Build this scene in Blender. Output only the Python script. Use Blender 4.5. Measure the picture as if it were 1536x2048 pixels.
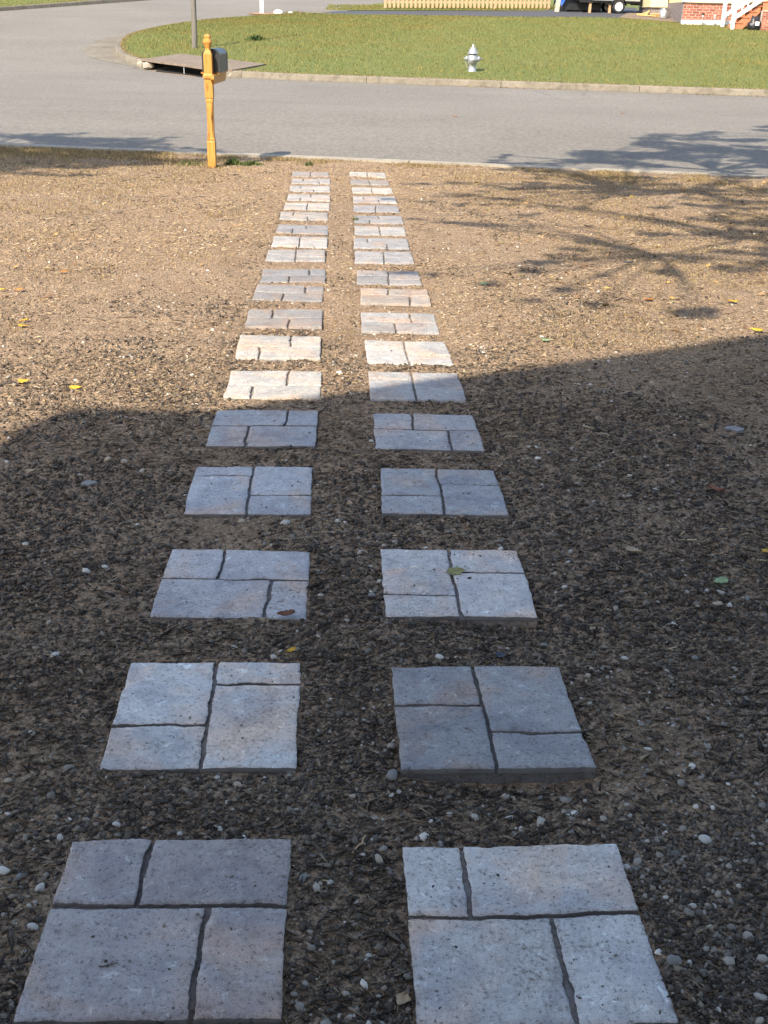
import bpy, bmesh, math, random
import numpy as np
from mathutils import Matrix, Vector

for o in list(bpy.data.objects): bpy.data.objects.remove(o)
SC = bpy.context.scene
COL = SC.collection

# ------------------------------------------------------------------ camera, sky, sun, exposure
EYE = 1.3708                      # camera height above the yard below it
FPX = 2163.1                      # focal length in photo pixels (photo is 1536 x 2048)
PIT, ROL = math.radians(24.767), math.radians(1.544)
cam_d = bpy.data.cameras.new('camera'); cam = bpy.data.objects.new('camera', cam_d); COL.objects.link(cam)
cam_d.sensor_fit = 'VERTICAL'; cam_d.sensor_height = 36.0; cam_d.sensor_width = 27.0
cam_d.lens = FPX / 2048 * 36.0
cam_d.clip_start = 0.05; cam_d.clip_end = 1500
_fw = Vector((0, math.cos(PIT), -math.sin(PIT))); _dn = Vector((0, -math.sin(PIT), -math.cos(PIT))); _rt = Vector((1, 0, 0))
_cx = _rt * math.cos(ROL) - _dn * math.sin(ROL); _cy = -(_rt * math.sin(ROL) + _dn * math.cos(ROL)); _cz = -_fw
cam.matrix_world = Matrix(((_cx.x, _cy.x, _cz.x, 0), (_cx.y, _cy.y, _cz.y, 0), (_cx.z, _cy.z, _cz.z, EYE), (0, 0, 0, 1)))
SC.camera = cam

SUN_EL = math.radians(42.0)
SUN_H = Vector((0.46, 0.888)).normalized()          # horizontal direction in which the light travels
world = bpy.data.worlds.new('World'); SC.world = world; world.use_nodes = True
wn = world.node_tree.nodes; wl = world.node_tree.links; wn.clear()
sky = wn.new('ShaderNodeTexSky'); sky.sky_type = 'NISHITA'; sky.sun_disc = False
sky.sun_elevation = SUN_EL; sky.sun_rotation = math.atan2(-SUN_H.x, -SUN_H.y) % (2 * math.pi)
sky.air_density = 1.0; sky.dust_density = 1.5; sky.ozone_density = 1.0; sky.altitude = 50
bg = wn.new('ShaderNodeBackground'); bg.inputs['Strength'].default_value = 0.142
wo = wn.new('ShaderNodeOutputWorld'); wl.new(sky.outputs[0], bg.inputs[0]); wl.new(bg.outputs[0], wo.inputs[0])
sun_d = bpy.data.lights.new('sun', 'SUN'); sun_d.energy = 3.8; sun_d.angle = math.radians(0.55); sun_d.color = (1.0, 0.90, 0.75)
sun = bpy.data.objects.new('sun', sun_d); COL.objects.link(sun)
_ld = Vector((SUN_H.x * math.cos(SUN_EL), SUN_H.y * math.cos(SUN_EL), -math.sin(SUN_EL)))
sun.rotation_euler = _ld.to_track_quat('-Z', 'Y').to_euler(); sun.location = (-6, -12, 14)
SC.view_settings.view_transform = 'Standard'; SC.view_settings.look = 'None'
SC.view_settings.gamma = 1.0; SC.view_settings.use_curve_mapping = False
SC.view_settings.exposure = 1.5
SC.render.engine = 'CYCLES'

random.seed(7); RNG = np.random.default_rng(11)

# ------------------------------------------------------------------ noise
def _hash(ix, iy, seed):
    h = (ix.astype(np.int64) * 374761393 + iy.astype(np.int64) * 668265263 + seed * 974634533) & 0xFFFFFFFF
    h = ((h ^ (h >> 13)) * 1274126177) & 0xFFFFFFFF
    return ((h ^ (h >> 16)) & 0xFFFFFF) / float(0xFFFFFF)
def vnoise(x, y, seed=0):
    x = np.asarray(x, float); y = np.asarray(y, float)
    x0 = np.floor(x); y0 = np.floor(y); fx = x - x0; fy = y - y0
    fx = fx * fx * (3 - 2 * fx); fy = fy * fy * (3 - 2 * fy)
    a = _hash(x0, y0, seed); b = _hash(x0 + 1, y0, seed); c = _hash(x0, y0 + 1, seed); d = _hash(x0 + 1, y0 + 1, seed)
    return (a + (b - a) * fx + (c - a) * fy + (a - b - c + d) * fx * fy) * 2 - 1
def fbm(x, y, f, octv=4, seed=0, gain=0.5):
    s = 0; a = 1.0; t = 0
    for i in range(octv):
        s = s + a * vnoise(np.asarray(x) * f + 17.3 * i, np.asarray(y) * f - 9.1 * i, seed + i); t += a; a *= gain; f *= 2.03
    return s / t

# ------------------------------------------------------------------ terrain (metres)
SL = 0.02098                                   # the yard falls gently towards the street
ANG = math.radians(7.2); NKX, NKY = -0.17, 13.95; ZR = -0.292; WF = 14.1
SA, CA = math.sin(ANG), math.cos(ANG)
def Wc(x, y): return SA * (x - NKX) + CA * (y - NKY)          # distance beyond the near kerb
def from_uw(u, w): return (NKX + CA * u + SA * w, NKY - SA * u + CA * w)
def yard_z(x, y): return -SL * np.asarray(y, float)
def road_z(x, y):
    w = Wc(np.asarray(x, float), np.asarray(y, float)); d = np.maximum(w - WF, 0)
    d2 = np.minimum(d, 75.0)
    return ZR + 0.0075 * np.clip(w, -30, WF) + 0.066 * (d2 - 1.5 * (1 - np.exp(-d2 / 1.5)))
def lawn_z(x, y): return road_z(x, y) + 0.13

# ------------------------------------------------------------------ helpers
def link(o, parent=None):
    COL.objects.link(o)
    if parent is not None: o.parent = parent
    return o
def tag(o, label=None, cat=None, group=None, kind=None):
    if label: o['label'] = label
    if cat: o['category'] = cat
    if group: o['group'] = group
    if kind: o['kind'] = kind
    return o
def thing(name, label, cat, loc=(0, 0, 0), rz=0.0, group=None, rot=None):
    o = bpy.data.objects.new(name, None); o.empty_display_size = 0.1
    o.location = loc; o.rotation_euler = rot if rot else (0, 0, rz)
    link(o); return tag(o, label, cat, group)
def np_mesh(name, V, F, mat, smooth=False):
    """V (n,3), F (m,3) or (m,4) int array."""
    V = np.asarray(V, np.float32); F = np.asarray(F, np.int32)
    me = bpy.data.meshes.new(name); n, k = F.shape
    me.vertices.add(len(V)); me.vertices.foreach_set('co', V.ravel())
    me.loops.add(n * k); me.loops.foreach_set('vertex_index', F.ravel())
    me.polygons.add(n); me.polygons.foreach_set('loop_start', np.arange(0, n * k, k, dtype=np.int32))
    me.polygons.foreach_set('loop_total', np.full(n, k, np.int32))
    if smooth: me.polygons.foreach_set('use_smooth', np.ones(n, bool))
    me.update(calc_edges=True); me.validate()
    if mat: me.materials.append(mat)
    return me
def ob(name, me, parent=None): return link(bpy.data.objects.new(name, me), parent)
def bm_obj(name, bm, mat, parent=None, smooth=False, bevel=0.0):
    if bevel: bmesh.ops.bevel(bm, geom=bm.edges[:], offset=bevel, segments=2, affect='EDGES', profile=0.6)
    bmesh.ops.recalc_face_normals(bm, faces=bm.faces[:])
    me = bpy.data.meshes.new(name); bm.to_mesh(me); bm.free()
    if smooth:
        me.polygons.foreach_set('use_smooth', np.ones(len(me.polygons), bool))
    if mat: me.materials.append(mat)
    return ob(name, me, parent)
def grid_faces(nr, nc):
    i = np.arange(nr - 1)[:, None] * nc + np.arange(nc - 1)[None, :]
    return np.stack([i, i + 1, i + nc + 1, i + nc], -1).reshape(-1, 4)
def box(bm, x0, x1, y0, y1, z0, z1, M=None):
    vs = [bm.verts.new(M @ Vector(p) if M else p) for p in
          ((x0, y0, z0), (x1, y0, z0), (x1, y1, z0), (x0, y1, z0), (x0, y0, z1), (x1, y0, z1), (x1, y1, z1), (x0, y1, z1))]
    for f in ((0, 3, 2, 1), (4, 5, 6, 7), (0, 1, 5, 4), (1, 2, 6, 5), (2, 3, 7, 6), (3, 0, 4, 7)): bm.faces.new([vs[i] for i in f])
def beam(bm, a, b, wx, wz, up=(0, 0, 1)):
    """a square bar between two points"""
    a = Vector(a); b = Vector(b); d = (b - a); L = d.length; d.normalize(); u = Vector(up)
    s = d.cross(u)
    if s.length < 1e-4: s = Vector((1, 0, 0))
    s.normalize(); t = s.cross(d)
    M = Matrix(((s.x, d.x, t.x, a.x), (s.y, d.y, t.y, a.y), (s.z, d.z, t.z, a.z), (0, 0, 0, 1)))
    box(bm, -wx / 2, wx / 2, 0, L, -wz / 2, wz / 2, M)
def tube(bm, pts, rads, n=8, cap=True):
    pts = [Vector(p) for p in pts]; rings = []
    for i, p in enumerate(pts):
        d = (pts[min(i + 1, len(pts) - 1)] - pts[max(i - 1, 0)]).normalized()
        s = d.cross(Vector((0, 0, 1)) if abs(d.z) < .9 else Vector((1, 0, 0))).normalized(); t = d.cross(s)
        r = rads[i] if hasattr(rads, '__len__') else rads
        rings.append([bm.verts.new(p + (s * math.cos(a) + t * math.sin(a)) * r) for a in [2 * math.pi * k / n for k in range(n)]])
    for a, b in zip(rings, rings[1:]):
        for k in range(n): bm.faces.new((a[k], a[(k + 1) % n], b[(k + 1) % n], b[k]))
    if cap:
        bm.faces.new(rings[0][::-1]); bm.faces.new(rings[-1])
def lathe(bm, prof, n=24, M=None):
    rings = []
    for r, z in prof:
        rings.append([bm.verts.new((M @ Vector((r * math.cos(a), r * math.sin(a), z))) if M else (r * math.cos(a), r * math.sin(a), z))
                      for a in [2 * math.pi * k / n for k in range(n)]])
    for a, b in zip(rings, rings[1:]):
        for k in range(n): bm.faces.new((a[k], a[(k + 1) % n], b[(k + 1) % n], b[k]))
    bm.faces.new(rings[0][::-1]); bm.faces.new(rings[-1])
def loft_sq(bm, secs):
    """octagonal (chamfered square) sections: (z, half width, chamfer)"""
    rings = []
    for z, h, c in secs:
        rings.append([bm.verts.new((x, y, z)) for x, y in ((h, -h + c), (h, h - c), (h - c, h), (-h + c, h), (-h, h - c), (-h, -h + c), (-h + c, -h), (h - c, -h))])
    for a, b in zip(rings, rings[1:]):
        for k in range(8): bm.faces.new((a[k], a[(k + 1) % 8], b[(k + 1) % 8], b[k]))
    bm.faces.new(rings[0][::-1]); bm.faces.new(rings[-1])
def prism(bm, poly, y0, y1):
    """polygon in xz extruded along y"""
    a = [bm.verts.new((x, y0, z)) for x, z in poly]; b = [bm.verts.new((x, y1, z)) for x, z in poly]
    n = len(poly); bm.faces.new(a); bm.faces.new(b[::-1])
    for i in range(n): bm.faces.new((a[i], b[i], b[(i + 1) % n], a[(i + 1) % n]))

# ------------------------------------------------------------------ materials
class NT:
    def __init__(s, name):
        s.m = bpy.data.materials.new(name); s.m.use_nodes = True; s.n = s.m.node_tree.nodes; s.l = s.m.node_tree.links
        s.b = s.n['Principled BSDF']; s.co = None
    def node(s, t, **kw):
        n = s.n.new(t)
        for k, v in kw.items(): setattr(n, k, v)
        return n
    def coord(s, kind='Object', scale=(1, 1, 1), offset=None):
        tc = s.node('ShaderNodeTexCoord'); mp = s.node('ShaderNodeMapping'); mp.inputs['Scale'].default_value = scale
        s.l.new(tc.outputs[kind], mp.inputs['Vector'])
        if offset is not None: s.l.new(offset, mp.inputs['Location'])
        return mp.outputs[0]
    def noise(s, vec, scale, detail=4, rough=0.55, dist=0.0):
        n = s.node('ShaderNodeTexNoise'); n.inputs['Scale'].default_value = scale; n.inputs['Detail'].default_value = detail
        n.inputs['Roughness'].default_value = rough; n.inputs['Distortion'].default_value = dist
        s.l.new(vec, n.inputs['Vector']); return n.outputs['Fac']
    def voro(s, vec, scale, feature='F1', out='Distance'):
        n = s.node('ShaderNodeTexVoronoi'); n.feature = feature; n.inputs['Scale'].default_value = scale
        s.l.new(vec, n.inputs['Vector']); return n.outputs[out]
    def ramp(s, fac, stops, interp='LINEAR'):
        r = s.node('ShaderNodeValToRGB'); e = r.color_ramp.elements; r.color_ramp.interpolation = interp
        while len(e) < len(stops): e.new(0.5)
        for q, (p, c) in zip(e, stops):
            q.position = p; q.color = (c, c, c, 1) if not hasattr(c, '__len__') else (*c[:3], 1)
        s.l.new(fac, r.inputs[0]); return r.outputs[0]
    def mix(s, fac, a, b, mode='MIX'):
        n = s.node('ShaderNodeMix'); n.data_type = 'RGBA'; n.blend_type = mode; n.clamp_result = False
        for i, v in ((0, fac), (6, a), (7, b)):
            if hasattr(v, 'is_linked'): s.l.new(v, n.inputs[i])
            elif i == 0: n.inputs[i].default_value = v
            else: n.inputs[i].default_value = (*v[:3], 1)
        return n.outputs[2]
    def math(s, op, a, b=0.0):
        n = s.node('ShaderNodeMath'); n.operation = op
        for i, v in enumerate((a, b)):
            if hasattr(v, 'is_linked'): s.l.new(v, n.inputs[i])
            else: n.inputs[i].default_value = v
        return n.outputs[0]
    def bump(s, h, strength, dist):
        n = s.node('ShaderNodeBump'); n.inputs['Strength'].default_value = abs(strength); n.invert = strength < 0; n.inputs['Distance'].default_value = dist
        s.l.new(h, n.inputs['Height'])
        if s.b.inputs['Normal'].is_linked: s.l.new(s.b.inputs['Normal'].links[0].from_socket, n.inputs['Normal'])
        s.l.new(n.outputs[0], s.b.inputs['Normal'])
    def set(s, col=None, rough=0.8, metal=0.0, spec=0.3):
        if col is not None:
            if hasattr(col, 'is_linked'): s.l.new(col, s.b.inputs['Base Color'])
            else: s.b.inputs['Base Color'].default_value = (*col[:3], 1)
        if hasattr(rough, 'is_linked'): s.l.new(rough, s.b.inputs['Roughness'])
        else: s.b.inputs['Roughness'].default_value = rough
        s.b.inputs['Metallic'].default_value = metal; s.b.inputs['Specular IOR Level'].default_value = spec
        return s.m

def simple(name, col, rough=0.7, metal=0.0, var=0.25, scale=8.0, bump=0.0, spec=0.3, stretch=(1, 1, 1)):
    t = NT(name); v = t.coord(scale=stretch); n = t.noise(v, scale, 5)
    lo = tuple(c * (1 - var) for c in col); hi = tuple(min(1, c * (1 + var)) for c in col)
    c = t.ramp(n, ((.3, lo), (.7, hi)))
    if bump: t.bump(n, .6, bump)
    return t.set(c, rough, metal, spec)

def island(name, stops, rough=0.9, spec=0.15, translucent=0.0):
    t = NT(name); g = t.node('ShaderNodeNewGeometry')
    c = t.ramp(g.outputs['Random Per Island'], stops); t.set(c, rough, 0, spec)
    if translucent:
        tr = t.node('ShaderNodeBsdfTranslucent'); t.l.new(c, tr.inputs[0]); ms = t.node('ShaderNodeMixShader'); ms.inputs[0].default_value = translucent
        t.l.new(t.b.outputs[0], ms.inputs[1]); t.l.new(tr.outputs[0], ms.inputs[2])
        out = [n for n in t.n if n.type == 'OUTPUT_MATERIAL'][0]; t.l.new(ms.outputs[0], out.inputs[0])
    return t.m

def m_soil():
    t = NT('soil'); v = t.coord()
    big = t.noise(v, .55, 5, .6); med = t.noise(v, 4.5, 6, .62); fine = t.noise(v, 70, 5, .7); grit = t.noise(v, 260, 3, .7)
    wv = t.mix(.02, v, t.noise(v, 40, 3, .6))
    clod = t.voro(wv, 95); clodc = t.voro(wv, 95, 'F1', 'Color'); clod2 = t.voro(wv, 230)
    c = t.ramp(med, ((.30, (.240, .162, .102)), (.5, (.345, .240, .152)), (.72, (.430, .308, .200))))
    c = t.mix(t.ramp(big, ((.35, 0), (.65, .75))), c, (.41, .285, .180))
    sx = t.node('ShaderNodeSeparateColor'); t.l.new(clodc, sx.inputs[0])
    c = t.mix(t.ramp(sx.outputs[0], ((.25, .70), (.6, 0))), c, (.175, .122, .080))
    c = t.mix(t.ramp(sx.outputs[1], ((.80, 0), (.95, .6))), c, (.50, .38, .26))
    c = t.mix(t.ramp(fine, ((.34, .8), (.52, 0))), c, (.110, .074, .046))
    c = t.mix(t.ramp(grit, ((.60, 0), (.72, .7))), c, (.46, .35, .24))
    t.bump(clod, -1.0, .010); t.bump(clod2, -.8, .004); t.bump(t.math('ADD', fine, t.math('MULTIPLY', grit, .35)), .8, .008)
    return t.set(c, .95, 0, .12)
def m_asphalt():
    t = NT('asphalt'); v = t.coord()
    big = t.noise(v, .22, 5, .6); st = t.noise(t.coord(scale=(.25, 1.2, 1)), .9, 6, .65, .4); fine = t.noise(v, 55, 4, .75); sp = t.voro(v, 95)
    c = t.ramp(big, ((.3, (.148, .132, .110)), (.7, (.186, .168, .142))))
    c = t.mix(t.ramp(st, ((.30, .55), (.48, 0))), c, (.138, .123, .103))
    c = t.mix(t.ramp(fine, ((.34, .75), (.52, 0))), c, (.105, .095, .085))
    c = t.mix(t.ramp(sp, ((.05, .65), (.22, 0))), c, (.31, .28, .24))
    # hairline cracks
    cv = t.voro(t.coord(scale=(.16, .30, 1)), 1.0, 'DISTANCE_TO_EDGE')
    cr = t.ramp(cv, ((.0, .6), (.006, 0))); gate = t.ramp(t.noise(v, .33, 2), ((.50, 0), (.60, 1)))
    c = t.mix(t.math('MULTIPLY', cr, gate), c, (.09, .082, .075))
    gr = t.noise(t.coord(scale=(1, .55, 1)), 17, 3, .9); c = t.mix(t.ramp(gr, ((.34, .8), (.50, 0))), c, (.70, .69, .68), 'MULTIPLY'); c = t.mix(t.ramp(gr, ((.52, 0), (.66, .8))), c, (1.30, 1.29, 1.27), 'MULTIPLY')
    sp2 = t.noise(v, 14, 5, .8); c = t.mix(t.ramp(sp2, ((.30, .6), (.44, 0))), c, (.100, .089, .075)); c = t.mix(t.ramp(sp2, ((.60, 0), (.74, .5))), c, (.265, .24, .20))
    bl = t.noise(t.coord(scale=(.5, 1.6, 1)), 2.4, 5, .7, .6); c = t.mix(t.ramp(bl, ((.26, .7), (.36, 0))), c, (.115, .104, .092))
    t.bump(fine, .5, .004)
    return t.set(c, .93, 0, .15)
def m_concrete(name, a, b, dark=.5):
    t = NT(name); v = t.coord(); big = t.noise(v, 1.3, 6, .65); fine = t.noise(v, 40, 4, .7); bl = t.noise(v, 6, 5, .6)
    c = t.ramp(big, ((.3, a), (.7, b))); c = t.mix(t.ramp(bl, ((.32, dark), (.52, 0))), c, tuple(x * .45 for x in a))
    c = t.mix(t.ramp(fine, ((.36, .5), (.5, 0))), c, tuple(x * .5 for x in a)); t.bump(fine, .5, .004)
    return t.set(c, .9, 0, .2)
def m_slab():
    t = NT('cast_stone'); oi = t.node('ShaderNodeObjectInfo')
    cb = t.node('ShaderNodeCombineXYZ'); t.l.new(t.math('MULTIPLY', oi.outputs['Object Index'], 1.37), cb.inputs[0]); t.l.new(t.math('MULTIPLY', oi.outputs['Object Index'], .77), cb.inputs[1])
    v = t.coord(offset=cb.outputs[0]); vs = t.coord(scale=(1.0, 2.6, 1), offset=cb.outputs[0])
    patch = t.noise(v, 4.2, 4, .6, .5); patch2 = t.noise(v, 6.3, 4, .6, .5); med = t.noise(v, 30, 6, .72); fine = t.noise(v, 120, 5, .78); grain = t.noise(v, 380, 3, .7)
    cleft = t.noise(t.coord(scale=(1, 1.5, 1), offset=cb.outputs[0]), 17, 7, .7, .4)
    tint = oi.outputs['Color']
    c = t.mix(t.ramp(patch, ((.50, 0), (.66, .85))), tint, (1.22, .96, .78), 'MULTIPLY')       # tan bloom
    c = t.mix(t.ramp(patch2, ((.48, 0), (.62, .8))), c, (.76, .77, .82), 'MULTIPLY')            # slate bloom
    c = t.mix(t.ramp(med, ((.36, .75), (.50, 0))), c, (.70, .69, .68), 'MULTIPLY')
    c = t.mix(t.ramp(med, ((.54, 0), (.68, .6))), c, (1.26, 1.26, 1.26), 'MULTIPLY')
    c = t.mix(t.ramp(fine, ((.36, .9), (.44, 0))), c, (.36, .34, .32), 'MULTIPLY')              # pits
    sc = t.noise(v, 23, 6, .8, 1.2)
    c = t.mix(t.ramp(sc, ((.575, 0), (.64, .7))), c, (1.6, 1.75, 1.75), 'MULTIPLY')            # pale scuffs
    c = t.mix(t.ramp(grain, ((.56, 0), (.68, .6))), c, (1.4, 1.4, 1.4), 'MULTIPLY'); c = t.mix(t.ramp(grain, ((.32, .7), (.44, 0))), c, (.55, .54, .53), 'MULTIPLY')
    dirt = t.noise(v, 3.0, 5, .7); c = t.mix(t.math('MULTIPLY', t.ramp(dirt, ((.52, 0), (.70, .55))), t.ramp(fine, ((.40, 1), (.56, 0)))), c, (.16, .115, .075))
    t.bump(cleft, .9, .009); t.bump(t.math('ADD', med, t.math('MULTIPLY', fine, .9)), 1.0, .005); t.bump(grain, .6, .002)
    return t.set(c, .82, 0, .28)
def m_wood(name, a, b, knots=True, rough=.55, scale=(14, 14, 1.1)):
    t = NT(name); v = t.coord(scale=scale); g = t.noise(v, 2.2, 6, .6, 1.2); c = t.ramp(g, ((.28, a), (.7, b)))
    if knots:
        k = t.voro(t.coord(scale=(11, 11, 4.2)), 1.0); c = t.mix(t.ramp(k, ((.10, .95), (.30, 0))), c, tuple(x * .30 for x in a)); gl = t.noise(t.coord(scale=(40, 40, 1.6)), 2.0, 4, .7); c = t.mix(t.ramp(gl, ((.36, .6), (.5, 0))), c, tuple(x * .62 for x in a))
    t.bump(g, .3, .003); return t.set(c, rough, 0, .3)
def m_brick():
    t = NT('red_brick'); oi = t.node('ShaderNodeObjectInfo'); v = t.coord(); n = t.noise(v, 30, 4)
    c = t.ramp(oi.outputs['Random'], ((0, (.20, .070, .045)), (.5, (.33, .115, .070)), (1, (.40, .16, .10))))
    c = t.mix(t.ramp(n, ((.35, .5), (.6, 0))), c, (.13, .05, .035)); return t.set(c, .9, 0, .15)
def m_grass_ground():
    t = NT('lawn_ground'); v = t.coord(); big = t.noise(v, .35, 6, .65); med = t.noise(v, 3.0, 5, .65); fine = t.noise(v, 45, 4, .7)
    c = t.ramp(big, ((.32, (.140, .158, .046)), (.60, (.170, .172, .056)), (.74, (.230, .185, .082))))
    c = t.mix(t.ramp(med, ((.36, .55), (.55, 0))), c, (.110, .140, .036)); c = t.mix(t.ramp(fine, ((.35, .6), (.55, 0))), c, (.070, .090, .026))
    t.bump(fine, 1.0, .04); return t.set(c, .95, 0, .1)

M = {}
M['soil'] = m_soil(); M['asphalt'] = m_asphalt(); M['slab'] = m_slab(); M['lawn'] = m_grass_ground(); M['brick'] = m_brick()
M['kerb'] = m_concrete('kerb_concrete', (.135, .115, .084), (.205, .176, .134)); M['inlet'] = m_concrete('inlet_concrete', (.150, .113, .082), (.20, .155, .115))
M['kerb_pale'] = m_concrete('worn_concrete', (.25, .215, .165), (.33, .29, .23), .3); M['joint'] = m_concrete('joint_dirt', (.105, .094, .086), (.16, .145, .132), .3)
M['wood'] = m_wood('stained_post', (.33, .145, .026), (.50, .245, .052)); M['picket'] = m_wood('picket_wood', (.34, .215, .115), (.46, .30, .175), False, .8, (5, 5, .6))
M['pole'] = m_wood('weathered_pole', (.095, .083, .068), (.165, .147, .122), False, .9, (9, 9, .5)); M['deck'] = m_wood('deck_stain', (.30, .10, .045), (.42, .16, .08), False, .7)
M['lumber'] = m_wood('lumber', (.42, .25, .075), (.54, .35, .15), False, .8); M['blacktop'] = simple('blacktop', (.055, .055, .06), .85, 0, .3, 20, .003)
M['mailblack'] = simple('mailbox_enamel', (.016, .016, .017), .46, 0, .2, 20, 0, .5); M['black'] = simple('black_paint', (.012, .012, .013), .45, 0, .3, 10, 0, .4)
M['rubber'] = simple('tyre_rubber', (.018, .018, .018), .85, 0, .3, 30); M['rim'] = simple('rim_paint', (.70, .70, .70), .4, .2, .1, 20)
M['silver'] = simple('silver_paint', (.36, .36, .37), .42, .6, .12, 14, .002, .5); M['white'] = simple('white_paint', (.66, .66, .64), .55, 0, .06, 6)
M['siding'] = simple('cream_siding', (.56, .49, .28), .6, 0, .06, 3); M['yard_siding'] = simple('pale_siding', (.62, .60, .55), .6, 0, .06, 3)
M['roof'] = simple('roof_shingle', (.10, .09, .085), .9, 0, .4, 14, .006); M['tarp'] = simple('blue_tarp', (.02, .07, .30), .45, 0, .4, 6, .02, .4)
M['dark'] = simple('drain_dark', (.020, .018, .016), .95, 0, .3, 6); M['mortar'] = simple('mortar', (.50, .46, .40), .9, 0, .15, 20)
M['greybrick'] = simple('grey_brick', (.17, .14, .13), .9, 0, .4, 12); M['glass'] = simple('window_glass', (.03, .035, .04), .08, 0, .1, 2, 0, .5)
M['zinc'] = simple('zinc', (.42, .43, .44), .4, .7, .2, 12); M['purple'] = simple('purple_plastic', (.30, .20, .27), .5, 0, .1, 4); M['pale_stone'] = simple('pale_stone', (.36, .33, .27), .85, 0, .2, 20, .004)
M['bark'] = simple('bark', (.11, .085, .065), .95, 0, .45, 9, .02, .1, (1, 1, .3))
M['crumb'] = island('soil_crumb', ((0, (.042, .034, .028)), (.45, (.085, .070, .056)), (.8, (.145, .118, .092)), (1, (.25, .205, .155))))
M['fibre'] = island('wood_fibre', ((0, (.026, .021, .018)), (.5, (.062, .050, .040)), (.85, (.14, .108, .076)), (1, (.30, .235, .16))))
M['gravel'] = island('gravel', ((0, (.10, .085, .070)), (.35, (.19, .165, .135)), (.7, (.30, .26, .21)), (.9, (.40, .36, .30)), (1, (.56, .51, .44))), .8, .3)
M['chip'] = island('bark_chip', ((0, (.13, .086, .052)), (.35, (.28, .190, .115)), (.7, (.40, .285, .178)), (1, (.54, .41, .27))))
M['straw'] = island('straw', ((0, (.17, .105, .055)), (.4, (.33, .225, .125)), (.8, (.46, .34, .20)), (1, (.58, .45, .28))), .85, .2)
M['drygrass'] = island('dry_grass', ((0, (.12, .080, .040)), (.5, (.26, .180, .088)), (.85, (.38, .28, .14)), (1, (.20, .20, .07))), .9, .15, .25)
M['blade'] = island('lawn_blade', ((0, (.120, .132, .040)), (.4, (.155, .165, .050)), (.75, (.190, .188, .060)), (.95, (.225, .205, .072)), (1, (.30, .24, .10))), .75, .2, .3)
def tint_blades():
    m = M['blade']; nt = m.node_tree; b = nt.nodes['Principled BSDF']; src = b.inputs['Base Color'].links[0].from_socket
    tc = nt.nodes.new('ShaderNodeTexCoord'); nz = nt.nodes.new('ShaderNodeTexNoise'); nz.inputs['Scale'].default_value = .55; nz.inputs['Detail'].default_value = 5; nz.inputs['Roughness'].default_value = .65
    nt.links.new(tc.outputs['Object'], nz.inputs['Vector']); rp = nt.nodes.new('ShaderNodeValToRGB'); rp.color_ramp.elements[0].position = .42; rp.color_ramp.elements[1].position = .68
    nt.links.new(nz.outputs['Fac'], rp.inputs[0]); mx = nt.nodes.new('ShaderNodeMix'); mx.data_type = 'RGBA'; mx.blend_type = 'MULTIPLY'; mx.inputs[7].default_value = (1.25, .92, .80, 1)
    nt.links.new(rp.outputs[0], mx.inputs[0]); nt.links.new(src, mx.inputs[6]); nt.links.new(mx.outputs[2], b.inputs['Base Color'])
tint_blades()
M['weed'] = island('weed_leaf', ((0, (.035, .060, .018)), (.6, (.075, .115, .028)), (1, (.16, .17, .05))), .7, .25, .3)
M['leaf_green'] = island('tree_leaf', ((0, (.04, .075, .018)), (1, (.09, .13, .03))), .6, .3, .3)
def leafmat(name, col):
    t = NT(name); v = t.coord(); n = t.noise(v, 60, 4); c = t.ramp(n, ((.3, tuple(x * .55 for x in col)), (.65, col)))
    t.bump(n, .4, .003); return t.set(c, .65, 0, .3)
LC = {'yellow': (.62, .36, .035), 'orange': (.50, .19, .045), 'brown': (.16, .060, .028), 'rust': (.24, .085, .035), 'green': (.26, .33, .16), 'olive': (.27, .25, .10), 'tan': (.42, .30, .17), 'slate': (.09, .10, .12)}
for k, c in LC.items(): M['leaf_' + k if k != 'green' else 'leaf_pale'] = leafmat('fallen_leaf_' + k, c)

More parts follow.
